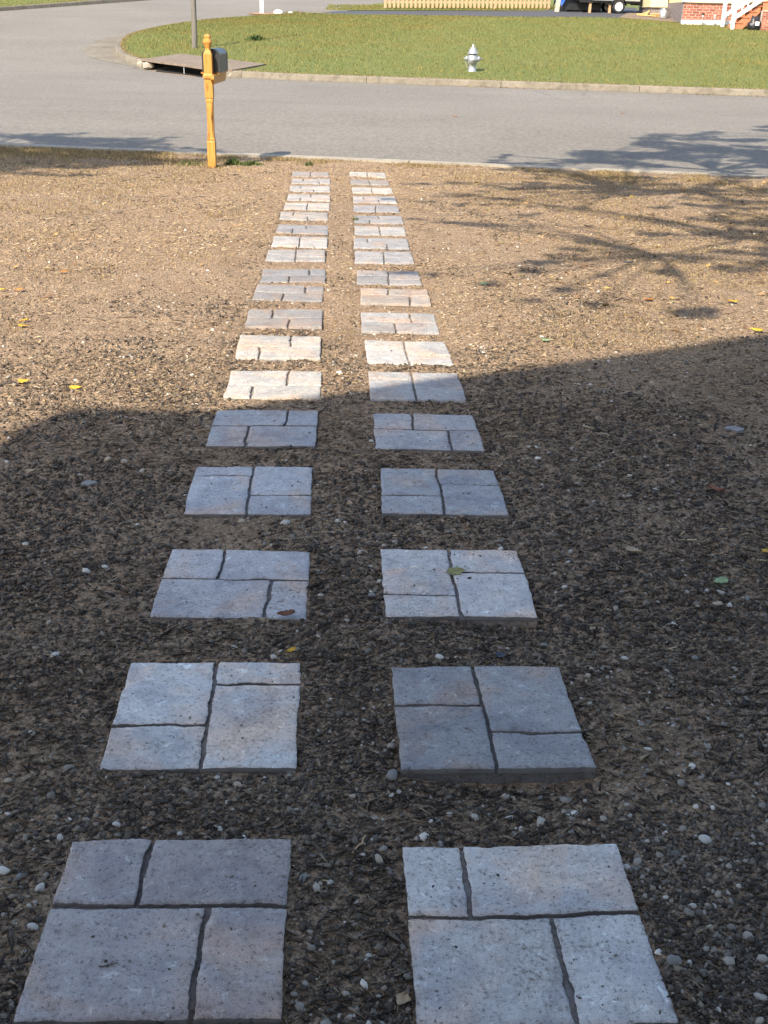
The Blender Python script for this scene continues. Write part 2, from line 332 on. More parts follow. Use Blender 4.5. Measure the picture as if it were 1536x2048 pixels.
# ------------------------------------------------------------------ paving slab positions (x, y, rotation) fitted from the photo; pattern = orientation + three joints
SLABS = {
 'L1': (-.348, 1.366, .050, 'H', .42, .365, .66), 'L2': (-.379, 1.987, .063, 'V', .515, .63, .23), 'L3': (-.405, 2.615, .043, 'H', .46, .385, .735),
 'L4': (-.442, 3.281, .057, 'V', .49, .22, .62), 'L5': (-.468, 3.898, .049, 'H', .46, .70, .35), 'L6': (-.490, 4.479, .050, 'H', .55, .64, .29),
 'L7': (-.529, 5.080, .065, 'H', .5, .64, .29), 'L8': (-.558, 5.669, .051, 'H', .5, .33, .57), 'L9': (-.592, 6.301, .039, 'H', .5, .73, .43),
 'L10': (-.611, 6.827, .060, 'H', .5, .74, .44), 'L11': (-.655, 7.508, .059, 'V', .5, .4, .65), 'L12': (-.671, 8.052, .056, 'V', .5, .65, .35),
 'L13': (-.698, 8.637, .047, 'H', .45, .57, .32), 'L14': (-.740, 9.302, .059, 'H', .5, .28, .58), 'L15': (-.759, 9.901, .058, 'V', .51, .3, .6),
 'L16': (-.788, 10.50, .065, 'H', .5, .55, .31), 'L17': (-.825, 11.12, .070, 'H', .55, .28, .6), 'L18': (-.859, 11.758, .062, 'H', .5, .3, .72), 'L19': (-.908, 12.354, .069, 'V', .5, .35, .62),
 'R1': (.263, 1.378, .052, 'H', .44, .265, .61), 'R2': (.239, 2.003, .055, 'V', .49, .42, .68), 'R3': (.203, 2.649, .041, 'V', .49, .70, .36),
 'R4': (.188, 3.311, .033, 'V', .495, .62, .36), 'R5': (.155, 3.911, .040, 'H', .46, .39, .71), 'R6': (.122, 4.497, .045, 'V', .48, .3, .52),
 'R7': (.093, 5.057, .065, 'V', .485, .3, .62), 'R8': (.054, 5.658, .038, 'H', .5, .66, .44), 'R9': (.030, 6.269, .023, 'H', .45, .41, .71),
 'R10': (-.012, 6.843, .035, 'V', .5, .4, .66), 'R11': (-.048, 7.513, .037, 'V', .5, .3, .6), 'R12': (-.075, 8.067, .033, 'H', .5, .26, .6),
 'R13': (-.091, 8.664, .038, 'V', .5, .4, .7), 'R14': (-.112, 9.225, .043, 'H', .5, .52, .32), 'R15': (-.142, 9.857, .037, 'V', .49, .35, .6),
 'R16': (-.168, 10.477, .046, 'H', .5, .26, .6), 'R17': (-.202, 11.128, .054, 'V', .49, .4, .6), 'R18': (-.246, 11.777, .056, 'V', .5, .6, .3), 'R19': (-.283, 12.477, .045, 'V', .49, .3, .6)}
SZ = 0.406
SXY = np.array([(v[0], v[1], v[2]) for v in SLABS.values()])
def slab_dist(x, y):
    """signed distance (m) to the nearest slab's outline, negative inside"""
    x = np.asarray(x, float); y = np.asarray(y, float); best = np.full(x.shape, 9.0)
    for sx, sy, r in SXY:
        dx, dy = x - sx, y - sy; c, s = math.cos(r), math.sin(r)
        u = np.abs(dx * c + dy * s) - SZ / 2; v = np.abs(-dx * s + dy * c) - SZ / 2
        d = np.where((u > 0) & (v > 0), np.hypot(u, v), np.maximum(u, v)); best = np.minimum(best, d)
    return best
RAISED = [(.22, 1.78, .13), (.34, 2.42, .12), (.36, 1.79, .08)]
def soil_z(x, y):
    x = np.asarray(x, float); y = np.asarray(y, float)
    b = yard_z(x, y) - .009 + .012 * fbm(x, y, 1.7, 3, 3) + .011 * fbm(x, y, 9, 4, 5, .6)
    for rx, ry, rr in RAISED: b = b - .017 * np.exp(-((x - rx) ** 2 + (y - ry) ** 2) / rr ** 2)
    d = slab_dist(x, y)
    b = b - .004 * np.exp(-np.maximum(d, 0) / .05)                       # a shallow dip round each slab
    lim = yard_z(x, y) - .005 + np.maximum(d - .01, 0) * .4
    b = np.minimum(b, lim)
    return np.where(d < -.008, np.minimum(b, yard_z(x, y) - .034), b)
# ------------------------------------------------------------------ the yard
def build_yard():
    ys = [-9.0, -4.0, -1.6, -.6, 0., .4]; y = .62
    while Wc(0, y) < .3: ys.append(y); y += .0068 + .0036 * max(y - .8, 0)
    ys = np.array(ys); nr = len(ys)
    half = np.clip(.62 + .345 * np.maximum(ys, 0), .8, None)
    tin = np.linspace(-1, 1, 331); tout = np.array([1.15, 1.4, 2.0, 3.2, 5.0, 8.0, 14.0])
    X = []
    for h in half:
        right = h + (tout - 1) / 13 * (30 - h); X.append(np.concatenate([-right[::-1], tin * h, right]))
    X = np.array(X); Y = np.repeat(ys[:, None], X.shape[1], 1)
    w = Wc(X, Y); Y = np.where(w > -.165, Y - (w + .165) / CA, Y)          # stops at the kerb
    fade = np.clip((-.165 - Wc(X, Y)) / .5, 0, 1)
    Z = soil_z(X, Y)
    kz = yard_z(X, Y) + .0; Z = Z * fade + kz * (1 - fade)
    near = (Y < .5); Z = np.where(near, yard_z(X, Y) - .02, Z)
    me = np_mesh('soil_yard', np.stack([X, Y, Z], -1).reshape(-1, 3), grid_faces(*X.shape), M['soil'], True)
    return tag(ob('soil_yard', me), kind='structure')
build_yard()

# ------------------------------------------------------------------ ground, street, lawn
def sheet(name, A, B, n, zf, mat, off=0.0, kind='structure', curve=1.0):
    """surface ruled between two polylines of equal length, heights from zf"""
    A = np.array(A, float); B = np.array(B, float); t = np.linspace(0, 1, n)[:, None, None] ** curve
    P = A[None] * (1 - t) + B[None] * t
    Z = zf(P[..., 0], P[..., 1]) + off
    V = np.concatenate([P, Z[..., None]], -1).reshape(-1, 3)
    me = np_mesh(name, V, grid_faces(n, len(A)), mat, True); o = ob(name, me)
    return tag(o, kind=kind)
def resample(P, n):
    P = np.array(P, float); d = np.concatenate([[0], np.cumsum(np.hypot(*np.diff(P, axis=0).T))]); s = np.linspace(0, d[-1], n)
    return np.stack([np.interp(s, d, P[:, 0]), np.interp(s, d, P[:, 1])], -1)
def catmull(P, k=8):
    P = np.array(P, float); Q = np.vstack([2 * P[0] - P[1], P, 2 * P[-1] - P[-2]]); out = []
    for i in range(1, len(Q) - 2):
        for t in np.arange(k) / k:
            a, b, c, d = Q[i - 1], Q[i], Q[i + 1], Q[i + 2]
            out.append(.5 * (2 * b + (c - a) * t + (2 * a - 5 * b + 4 * c - d) * t * t + (3 * b - a - 3 * c + d) * t ** 3))
    out.append(P[-1]); return np.array(out)
def offset(P, d):
    P = np.array(P, float); T = np.gradient(P, axis=0); T /= np.hypot(T[:, 0], T[:, 1])[:, None]
    return P + np.stack([-T[:, 1], T[:, 0]], -1) * (d[:, None] if hasattr(d, '__len__') else d)

us = np.linspace(-90, 90, 61)
sheet('ground', [from_uw(u, -140) for u in us], [from_uw(u, 260) for u in us], 90, lambda x, y: np.where(Wc(x, y) < 0, np.minimum(yard_z(x, y) - .25, ZR - .1), road_z(x, y) - .12), M['soil'])
us = np.concatenate([np.linspace(-90, -14, 20), np.linspace(-13, -3, 50), np.linspace(-2, 12, 16), np.linspace(14, 90, 20)])
def street_z(x, y):
    t = np.clip(((x + 6.6) * 2.3 + (y - 31.4) * -2.1) / (2.3 ** 2 + 2.1 ** 2), 0, 1); d2 = (x + 6.6 - 2.3 * t) ** 2 + (y - 31.4 + 2.1 * t) ** 2
    return road_z(x, y) - .11 * np.exp(-d2 / .42 ** 2)
sheet('street', [from_uw(u, .02) for u in us], [from_uw(u, 120) for u in us], 260, street_z, M['asphalt'], curve=1.6)

# kerb line of the lawn opposite (front edge of the kerb top), from the right round the corner
straight = [from_uw(u, WF) for u in np.arange(40, -3.9, -2.0)]
corner = catmull([from_uw(-4.0, WF), (-4.55, 29.35), (-5.55, 30.35), (-6.62, 31.36), (-7.35, 32.35), (-8.05, 33.9), (-8.66, 36.15), (-9.0, 38.3), (-9.05, 40.2), (-8.55, 43.2), (-7.75, 45.6), (-6.84, 47.1), (-5.63, 48.75), (-4.3, 50.6)], 8)
KL = np.vstack([straight[:-1], corner])
KL = resample(KL, 260)
KB = offset(KL, -.17)                                   # lawn side of the kerb
if Wc(*KB[20]) < Wc(*KL[20]): KB = offset(KL, .17)
kerb_side = -1 if np.allclose(KB, offset(KL, -.17)) else 1
INLET = [i for i in range(len(KL)) if -6.75 < KL[i][0] < -4.3 and KL[i][1] < 31.7]
def kerb_run(name, P, zroad, top, sidesign, width=.17, seg=3.05, skip=(), down=.12, mat='kerb'):
    root = tag(bpy.data.objects.new(name, None), kind='structure'); link(root)
    d = np.concatenate([[0], np.cumsum(np.hypot(*np.diff(P, axis=0).T))]); k = 0; edges = []
    Q0 = P; Qb = offset(P, width * sidesign); Qf = offset(P, -.025 * sidesign); Qm = offset(P, .03 * sidesign)
    i = 0
    while i < len(P) - 1:
        j = i
        while j < len(P) - 1 and d[j] - d[i] < seg and not (j in skip): j += 1
        if i in skip: i += 1; continue
        if j - i >= 1:
            bm = bmesh.new(); rows = []
            for q in range(i, j + 1):
                z = float(zroad(*P[q])); pr = ((Qf[q], z - down), (Qf[q], z + top * .12), (Q0[q], z + top - .03), (Qm[q], z + top), (Qb[q], z + top - .002), (Qb[q], z - down))
                tq = P[min(q + 1, len(P) - 1)] - P[max(q - 1, 0)]; tq = tq / np.hypot(*tq)
                sh = .006 if q == i else (-.006 if q == j else 0)
                rows.append([bm.verts.new((a[0] + tq[0] * sh, a[1] + tq[1] * sh, b)) for a, b in pr])
            n = len(rows[0])
            for a, b in zip(rows, rows[1:]):
                for c in range(n): bm.faces.new((a[c], a[(c + 1) % n], b[(c + 1) % n], b[c]))
            bm.faces.new(rows[0]); bm.faces.new(rows[-1][::-1])
            bm_obj('kerb_section', bm, M[mat], root)
        i = j if j > i else i + 1
    return root
kerb_run('lawn_kerb', KL, road_z, .150, kerb_side, skip=INLET, down=.30)
# near kerb, its top flush with the yard
NK = resample([from_uw(-30, .04), from_uw(30, .04)], 80)
kerb_run('yard_kerb', NK, lambda x, y: ZR, .026, 1 if Wc(*offset(NK, .1)[5]) < Wc(*NK[5]) else -1, width=.21, mat='kerb_pale')

# gutter pan: a pale crescent round the corner
gi = [i for i in range(len(KL)) if KL[i][0] < -6.3]
gp = KL[gi]; tt = np.linspace(0, 1, len(gp))
gw = np.interp(tt, [0, .06, .18, .30, .42, .55, .7, 1], [.10, .30, .80, 1.0, .85, .65, .45, .35])
sheet('gutter', offset(gp, .02 * -kerb_side), offset(gp, gw * -kerb_side), 6, street_z, M['kerb'], .006)

# the lawn opposite
FAR = [(32, 44), (19, 46.2), (13.5, 47.6), (11.6, 48.6), (10.6, 49.6), (9.6, 50.7), (8.2, 51.1), (6.5, 50.7), (4.4, 50.5), (1.4, 50.2), (-2, 49.95), (-3.7, 49.9), (-4.25, 50.45)]
dB = np.array(FAR, float); lB = np.concatenate([[0], np.cumsum(np.hypot(*np.diff(dB, axis=0).T))])
nst = int(np.argmax(KB[:, 0] < -4))                     # where the corner begins
par = np.interp(np.arange(len(KB)), [0, nst, len(KB) - 1], [0, .80, 1])
Bp = np.stack([np.interp(par * lB[-1], lB, dB[:, 0]), np.interp(par * lB[-1], lB, dB[:, 1])], -1)
sheet('lawn', offset(KL, .165 * kerb_side), Bp, 40, lawn_z, M['lawn'], .004)

# driveway of dark asphalt with its concrete apron, the ground behind it
D0 = [(-3.55, 50.2), (-2, 49.85), (1.4, 50.1), (4.4, 50.4), (6.5, 50.6), (8.2, 51.0), (9.6, 50.6), (10.6, 49.5)]
D1 = [(-2.6, 52.0), (-1.6, 52.3), (1.4, 53.0), (4.4, 53.8), (6.5, 54.4), (8.2, 57), (9.6, 58), (11.5, 58)]
sheet('driveway', D0, D1, 10, lawn_z, M['blacktop'], .012)
sheet('driveway_apron', [(-5.6, 49.1), (-4.3, 49.9), (-3.5, 50.1)], [(-4.6, 51.4), (-3.3, 52.1), (-2.5, 52.1)], 6, lawn_z, M['kerb'], .008)
sheet('back_yard', [(-3.1, 52.5), (-1, 52.9), (3, 53.9), (7, 54.8), (9, 56), (30, 56)], [(6, 75), (9, 78), (15, 80), (25, 82), (35, 84), (60, 84)], 24, lawn_z, M['lawn'], .002)
sheet('patio', [(9.4, 50.75), (10.3, 49.75), (11.2, 49.0), (16, 48)], [(10.4, 54), (12, 54), (14, 54), (20, 54)], 6, lawn_z, M['inlet'], .016)
# far side of the side street
SK = resample([(-26.5, 31.5), (-21.7, 41.0), (-16.9, 50.5), (-13.0, 58.1), (-9.2, 65.6), (-3.2, 77.5)], 90)
sd = 1 if offset(SK, .2)[40][0] < SK[40][0] else -1
kerb_run('side_street_kerb', SK, road_z, .16, sd)
sheet('verge', offset(SK, .165 * sd), offset(SK, 40 * sd), 20, lawn_z, M['lawn'], .02)

# ------------------------------------------------------------------ paving slabs
TINT = {'L1': (.425, .385, .375), 'R1': (.610, .585, .565), 'L2': (.640, .628, .615), 'R2': (.335, .330, .335), 'L3': (.490, .480, .490), 'R3': (.580, .555, .540),
        'L4': (.470, .480, .505), 'R4': (.365, .370, .385), 'L5': (.360, .370, .395), 'R5': (.395, .385, .390), 'L6': (.425, .405, .375), 'R6': (.345, .340, .340), 'L7': (.415, .395, .365), 'R7': (.405, .395, .380),
        'L8': (.275, .260, .248), 'R8': (.325, .315, .305), 'L9': (.250, .238, .232), 'R9': (.340, .300, .262), 'L10': (.225, .222, .226), 'R10': (.270, .258, .252), 'L11': (.320, .308, .298), 'R11': (.300, .292, .290), 'L12': (.345, .335, .325), 'R12': (.285, .282, .285), 'L13': (.245, .240, .245),
        'R13': (.335, .325, .312), 'L14': (.320, .298, .275), 'R14': (.265, .262, .268), 'R15': (.255, .252, .258), 'L15': (.345, .328, .305), 'R17': (.365, .35, .325), 'R19': (.36, .34, .305)}
def arc_noise(s, seed, amp):
    return amp * (vnoise(s * 9 + seed * 7.7, s * 0 + seed, 50) * .6 + vnoise(s * 26 + seed * 3.1, s * 0 + seed, 51) * .4)
def make_slab(key, idx):
    x, y, r, ori, pm, p1, p2 = SLABS[key]; S = SZ; near = y < 4.3; rnd = random.Random(idx * 31 + 5)
    side = 'left' if key[0] == 'L' else 'right'
    root = thing('paving_slab', slab_label(key), 'paving slab', (x, y, float(yard_z(x, y)) + rnd.uniform(-.004, .003)), group='paving slabs of the two-track path',
                 rot=(-math.atan(SL) + rnd.uniform(-.013, .013), rnd.uniform(-.013, .013), r))
    n = (44 if y < 2.2 else 26) if near else 8; h = S / 2; k = idx + 1
    gap = .0036 if not near else .0027
    def ch(s, e): return np.abs(vnoise(s * 70 + e * 5.3 + k * 9.1, s * 0 + e, 57)) * .0022 + np.abs(vnoise(s * 190 + e * 2.9 + k * 4.7, s * 0 + e, 59)) * .0014 + np.maximum(vnoise(s * 21 + e * 3.7 + k, s * 0 + e, 58) - .35, 0) * .0065
    def oe(s, e): return arc_noise(s, k * 4 + e, .0036)              # outer edge wobble
    # joints in unit coordinates: a(s) main, b(s), c(s) the two crossing ones
    def jm(s): return (pm - .5) * S + arc_noise(s, k * 4 + 11, .0048)
    def j1(s): return (p1 - .5) * S + arc_noise(s, k * 4 + 12, .0055)
    def j2(s): return (p2 - .5) * S + arc_noise(s, k * 4 + 13, .0055)
    # in the slab's own frame: main joint runs along 'v' for V (x = jm) and along 'u' for H (v measured from the far side)
    if ori == 'V':
        def F(a, b): return (a, -b)          # a across the joint (x), b from the far edge towards the viewer
    else:
        def F(a, b): return (b, -a)
    stones = []
    lo = lambda s, e: -h + oe(s, e) + .001 + ch(s, e + 20) * .8; hi = lambda s, e: h + oe(s, e) - .001 - ch(s, e + 20) * .8
    stones.append((lambda s: lo(s, 0), lambda s: jm(s) - gap - ch(s, 1), lambda s: lo(s, 1), lambda s: j1(s) - gap - ch(s, 2)))
    stones.append((lambda s: lo(s, 0), lambda s: jm(s) - gap - ch(s, 1), lambda s: j1(s) + gap + ch(s, 3), lambda s: hi(s, 2)))
    stones.append((lambda s: jm(s) + gap + ch(s, 4), lambda s: hi(s, 3), lambda s: lo(s, 1), lambda s: j2(s) - gap - ch(s, 5)))
    stones.append((lambda s: jm(s) + gap + ch(s, 4), lambda s: hi(s, 3), lambda s: j2(s) + gap + ch(s, 6), lambda s: hi(s, 2)))
    t = np.linspace(0, 1, n); t = np.concatenate([[0, .018, .05], t[1:-1] * .9 + .05, [.95, .982, 1]]); m = len(t)
    t = np.clip(np.sort(np.unique(np.round(t, 5))), 0, 1); m = len(t)
    tint = TINT.get(key)
    if tint is None:
        g = rnd.uniform(.24, .33); w = rnd.uniform(-.005, .02); tint = (g + w, g, g - w * .8)
    for si, (a0, a1, b0, b1) in enumerate(stones):
        A, B = np.meshgrid(t, t, indexing='ij')
        # iterate: a depends on b and b on a
        a = np.zeros_like(A); b = np.zeros_like(B)
        for _ in range(3):
            a = a0(b) * (1 - A) + a1(b) * A; b = b0(a) * (1 - B) + b1(a) * B
        X, Yv = F(a, b)
        e = np.minimum(np.minimum(A, 1 - A) * (a1(0 * b) - a0(0 * b)), np.minimum(B, 1 - B) * (b1(0 * a) - b0(0 * a)))
        lift = rnd.uniform(-.0012, .0012)
        Z = lift + (.0026 * fbm(X * .6 + k * 3.3, Yv * 1.6 - k, 16, 4, 21, .6)) - .0032 * np.exp(-np.maximum(e, 0) / .0026)
        edge = (A == 0) | (A == 1) | (B == 0) | (B == 1)
        V = np.stack([X, Yv, Z], -1).reshape(-1, 3); Fc = grid_faces(m, m)
        per = [i * m for i in range(m)][::-1] + list(range(1, m)) + [i * m + m - 1 for i in range(1, m)] + [(m - 1) * m + j for j in range(m - 2, 0, -1)]
        base = len(V); sk = V[per].copy(); sk[:, 2] = -.0150
        cen = sk[:, :2].mean(0); V = np.vstack([V, sk]); np_ = len(per)
        sf = [(per[i], per[(i + 1) % np_], base + (i + 1) % np_, base + i) for i in range(np_)]
        bm = bmesh.new(); vs = [bm.verts.new(p) for p in V]
        for f in Fc: bm.faces.new([vs[i] for i in f])
        for f in sf: bm.faces.new([vs[i] for i in f])
        o = bm_obj('stone', bm, M['slab'], root, True)
        if near:
            o.data.materials.append(M['joint']); mi = np.zeros(len(o.data.polygons), np.int32); mi[len(Fc):] = 1; o.data.polygons.foreach_set('material_index', mi)
        o.pass_index = idx * 3 + 1
        dv = rnd.uniform(-.03, .03) * tint[0] / .4; o.color = ((tint[0] + dv) * 1.03, tint[1] + dv, (tint[2] + dv) * .96, 1)
    # cast body under the stones: the joint floors and the sides
    s = np.linspace(-h, h, 14); ins = .0022
    loop = [F(lo(q, 0) + ins, q) for q in s[:-1]] + [F(q, hi(q, 2) - ins) for q in s[:-1]] + [F(hi(q, 3) - ins, q) for q in s[::-1][:-1]] + [F(q, lo(q, 1) + ins) for q in s[::-1][:-1]]
    bm = bmesh.new(); tp = [bm.verts.new((float(p[0]), float(p[1]), -.0110)) for p in loop]; bt = [bm.verts.new((float(p[0]), float(p[1]), -.056)) for p in loop]
    bm.faces.new(tp); bm.faces.new(bt[::-1]); N = len(loop)
    for i in range(N): bm.faces.new((tp[i], bt[i], bt[(i + 1) % N], tp[(i + 1) % N]))
    bo = bm_obj('base', bm, M['slab'], root); bo.pass_index = idx * 3 + 1; bo.color = (tint[0] * .58, tint[1] * .54, tint[2] * .50, 1)
    return root
ORD = ['first', 'second', 'third', 'fourth', 'fifth', 'sixth', 'seventh', 'eighth', 'ninth', 'tenth', 'eleventh', 'twelfth', 'thirteenth', 'fourteenth', 'fifteenth', 'sixteenth', 'seventeenth', 'eighteenth', 'nineteenth']
LOOK = {'L1': 'purplish grey', 'R1': 'pinkish pale', 'L2': 'pale blue grey', 'R2': 'dark slate grey', 'L3': 'tan mottled', 'R3': 'rust tinged', 'L6': 'sunlit whitish', 'L7': 'sunlit whitish', 'R7': 'sunlit whitish', 'R6': 'half shaded grey', 'R9': 'tan tinged', 'L10': 'mottled grey'}
def slab_label(key):
    return '%s paving slab, %s from the street in the track %s' % (LOOK.get(key, 'grey'), ORD[19 - int(key[1:])], 'nearer the mailbox' if key[0] == 'L' else 'farther from the mailbox')
SLAB_OBJ = {k: make_slab(k, i) for i, k in enumerate(SLABS)}

# ------------------------------------------------------------------ loose stuff on the soil
def base_shapes():
    out = {}
    oc = np.array([(1, 0, 0), (-1, 0, 0), (0, 1, 0), (0, -1, 0), (0, 0, 1), (0, 0, -1)], float)
    of = np.array([(0, 2, 4), (2, 1, 4), (1, 3, 4), (3, 0, 4), (2, 0, 5), (1, 2, 5), (3, 1, 5), (0, 3, 5)])
    out['octa'] = (oc, of); out['sliver'] = (np.array([(1, .1, 0), (-1, -.3, .2), (-.8, 1, -.3), (-.2, -.2, 1)], float), np.array([(0, 2, 1), (0, 1, 3), (0, 3, 2), (1, 2, 3)]))
    for name, sub in (('ico', 1), ('ico2', 2)):
        bm = bmesh.new(); bmesh.ops.create_icosphere(bm, subdivisions=sub, radius=1.0); bm.verts.ensure_lookup_table()
        out[name] = (np.array([v.co[:] for v in bm.verts]), np.array([[v.index for v in f.verts] for f in bm.faces])); bm.free()
    return out
SHP = base_shapes()
def scatter(name, P, scale, mat, shape='octa', jitter=.25, tilt=.35, kind='stuff', smooth=False, seed=1, yaw=None):
    """many small lumps in ONE mesh; scale (n,3)"""
    rng = np.random.default_rng(seed); V0, F0 = SHP[shape]; n = len(P)
    yaw = rng.uniform(0, 2 * np.pi, n) if yaw is None else yaw
    tx = rng.normal(0, tilt, n); V = V0[None] * (1 + rng.uniform(-jitter, jitter, (n, len(V0), 1)))
    V = V * scale[:, None, :]
    c, s = np.cos(tx)[:, None], np.sin(tx)[:, None]; x, z = V[..., 0] * c - V[..., 2] * s, V[..., 0] * s + V[..., 2] * c
    c, s = np.cos(yaw)[:, None], np.sin(yaw)[:, None]; X = x * c - V[..., 1] * s; Y = x * s + V[..., 1] * c
    W = np.stack([X, Y, z], -1) + P[:, None, :]
    F = F0[None] + (np.arange(n) * len(V0))[:, None, None]
    o = ob(name, np_mesh(name, W.reshape(-1, 3), F.reshape(-1, F0.shape[1]), mat, smooth))
    return tag(o, kind=kind)
def yard_points(n, y0, y1, power, rng, margin=.35):
    """random yard positions, thinning out with distance as y**-power, over a fan a bit wider than a person would look at"""
    u = rng.random(n)
    if abs(power - 2) < 1e-6: y = y0 * (y1 / y0) ** u
    else: q = 2 - power; y = (y0 ** q + u * (y1 ** q - y0 ** q)) ** (1 / q)
    x = rng.uniform(-1, 1, n) * (.37 * y + .25 + margin)
    ok = Wc(x, y) < -.14
    return x[ok], y[ok]
def drop(x, y, keep): return x[keep], y[keep]

def loose():
    rng = np.random.default_rng(5)
    # dark crumbs of turned soil, massed near the house to deepen its shade
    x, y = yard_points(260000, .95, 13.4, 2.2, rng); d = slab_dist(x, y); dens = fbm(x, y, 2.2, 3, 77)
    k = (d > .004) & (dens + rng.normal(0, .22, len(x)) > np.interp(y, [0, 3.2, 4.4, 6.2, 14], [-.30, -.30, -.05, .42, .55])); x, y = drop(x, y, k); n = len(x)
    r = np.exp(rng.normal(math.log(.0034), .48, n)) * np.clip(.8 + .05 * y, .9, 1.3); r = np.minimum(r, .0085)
    sc = np.stack([r * rng.uniform(.8, 1.7, n), r * rng.uniform(.7, 1.1, n), r * rng.uniform(.5, .9, n)], -1)
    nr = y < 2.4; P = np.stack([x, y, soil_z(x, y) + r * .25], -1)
    tag(scatter('shade_soil_crumbs', P[nr], sc[nr], M['crumb'], 'octa', .3, .5, seed=2), 'dark loose crumbs of turned soil deepening the shade around the nearest paving slabs', 'soil crumbs')
    tag(scatter('loam', P[~nr], sc[~nr] * 1.45, M['crumb'], 'sliver', .25, .5, seed=12), 'dark crumbly loam deepening the house shade farther along the path', 'loam')
    # wood fibres, denser towards the house to darken its shaded ground
    x, y = yard_points(120000, .95, 13.4, 2.1, rng); d = slab_dist(x, y); dens = fbm(x, y, 1.3, 3, 99)
    k = (d > .006) & (dens + .10 * (x < -.6) + .10 * (x > .6) + rng.normal(0, .25, len(x)) > np.interp(y, [0, 3.8, 5.8, 14], [-.10, -.08, .32, .48])); x, y = drop(x, y, k); n = len(x)
    L = np.exp(rng.normal(math.log(.0105), .45, n)) * np.clip(.85 + .06 * y, .9, 1.5)
    sc = np.stack([L, L * rng.uniform(.14, .36, n) , L * rng.uniform(.10, .22, n)], -1)
    tag(scatter('mulch', np.stack([x, y, soil_z(x, y) + .003], -1), sc, M['fibre'], 'sliver', .2, .22, seed=3, yaw=rng.normal(0, .75, n)), 'dark wood fibre mulch littering the soil, denser to deepen the house shade', 'mulch')
    # gravel
    x, y = yard_points(20000, .95, 13.4, 1.9, rng); d = slab_dist(x, y); dens = fbm(x, y, 1.9, 3, 123)
    k = (d > .006) & (dens + .35 * np.exp(-np.maximum(d, 0) / .12) + rng.normal(0, .25, len(x)) > .02); x, y = drop(x, y, k); n = len(x)
    r = np.exp(rng.normal(math.log(.0036), .48, n)) * np.clip(.85 + .045 * y, .9, 1.4); r = np.minimum(r, .011)
    sc = np.stack([r * rng.uniform(1, 1.6, n), r, r * rng.uniform(.5, .8, n)], -1)
    tag(scatter('gravel', np.stack([x, y, soil_z(x, y) + r * .2], -1), sc, M['gravel'], 'ico', .26, .4, smooth=False, seed=4), 'small pale gravel scattered through the soil', 'gravel')
    # straw and dead grass clippings, thicker towards the street
    x, y = yard_points(110000, 1.2, 13.5, .55, rng); d = slab_dist(x, y); dens = 1.5 * fbm(x, y, .75, 4, 41)
    mid = np.exp(-((x + .35 + .03 * y) / .9) ** 2)                        # trodden bare along the path
    k = (d > .01) & (dens + .42 * np.clip((y - 4.6) / 2.2, -1.3, 1) - .42 * mid + .25 * np.clip((y - 11.5) / 1.5, 0, 1) + rng.normal(0, .22, len(x)) > .05); x, y = drop(x, y, k); n = len(x)
    L = np.exp(rng.normal(math.log(.011), .5, n)) * np.clip(.35 + .13 * y, .4, 1.4); L = np.minimum(L, .055)
    sc = np.stack([L, np.clip(L * .12, .0013, .004), np.clip(L * .09, .0011, .003)], -1)
    tag(scatter('straw', np.stack([x, y, soil_z(x, y) + .006], -1), sc, M['straw'], 'sliver', .1, .24, seed=6), 'pale straw and dead clippings strewn over the yard', 'straw')
    x, y = yard_points(70000, 2.2, 13.5, .9, rng); d = slab_dist(x, y); dens = 1.4 * fbm(x, y, .9, 4, 43)
    k = (d > .008) & (dens + .35 * np.clip((y - 4.4) / 2.0, -1.5, 1) + rng.normal(0, .25, len(x)) > .02); x, y = drop(x, y, k); n = len(x)
    L = np.exp(rng.normal(math.log(.0065), .45, n)); sc = np.stack([L, L * rng.uniform(.3, .7, n), L * rng.uniform(.15, .35, n)], -1)
    tag(scatter('bark_chips', np.stack([x, y, soil_z(x, y) + .003], -1), sc, M['chip'], 'sliver', .2, .3, seed=7), 'small tan and brown bark chips over the open yard', 'bark chips')
    # crumbs lying on the slabs
    P = []; 
    for key in SLABS:
        sx, sy, r_ = SLABS[key][:3]
        for _ in range(46 if sy < 4.2 else 10):
            a, b = rng.uniform(-.19, .19, 2); P.append((sx + a * math.cos(r_) - b * math.sin(r_), sy + a * math.sin(r_) + b * math.cos(r_)))
    P = np.array(P); n = len(P); r = np.exp(rng.normal(math.log(.0016), .45, n)); r = np.minimum(r, .006)
    sc = np.stack([r * 1.5, r, r * .7], -1)
    tag(scatter('slab_crumbs', np.stack([P[:, 0], P[:, 1], yard_z(P[:, 0], P[:, 1]) + r * .5], -1), sc, M['crumb'], 'octa', .3, .4, seed=8), 'dark crumbs of soil lying on the paving slabs', 'soil crumbs')
loose()

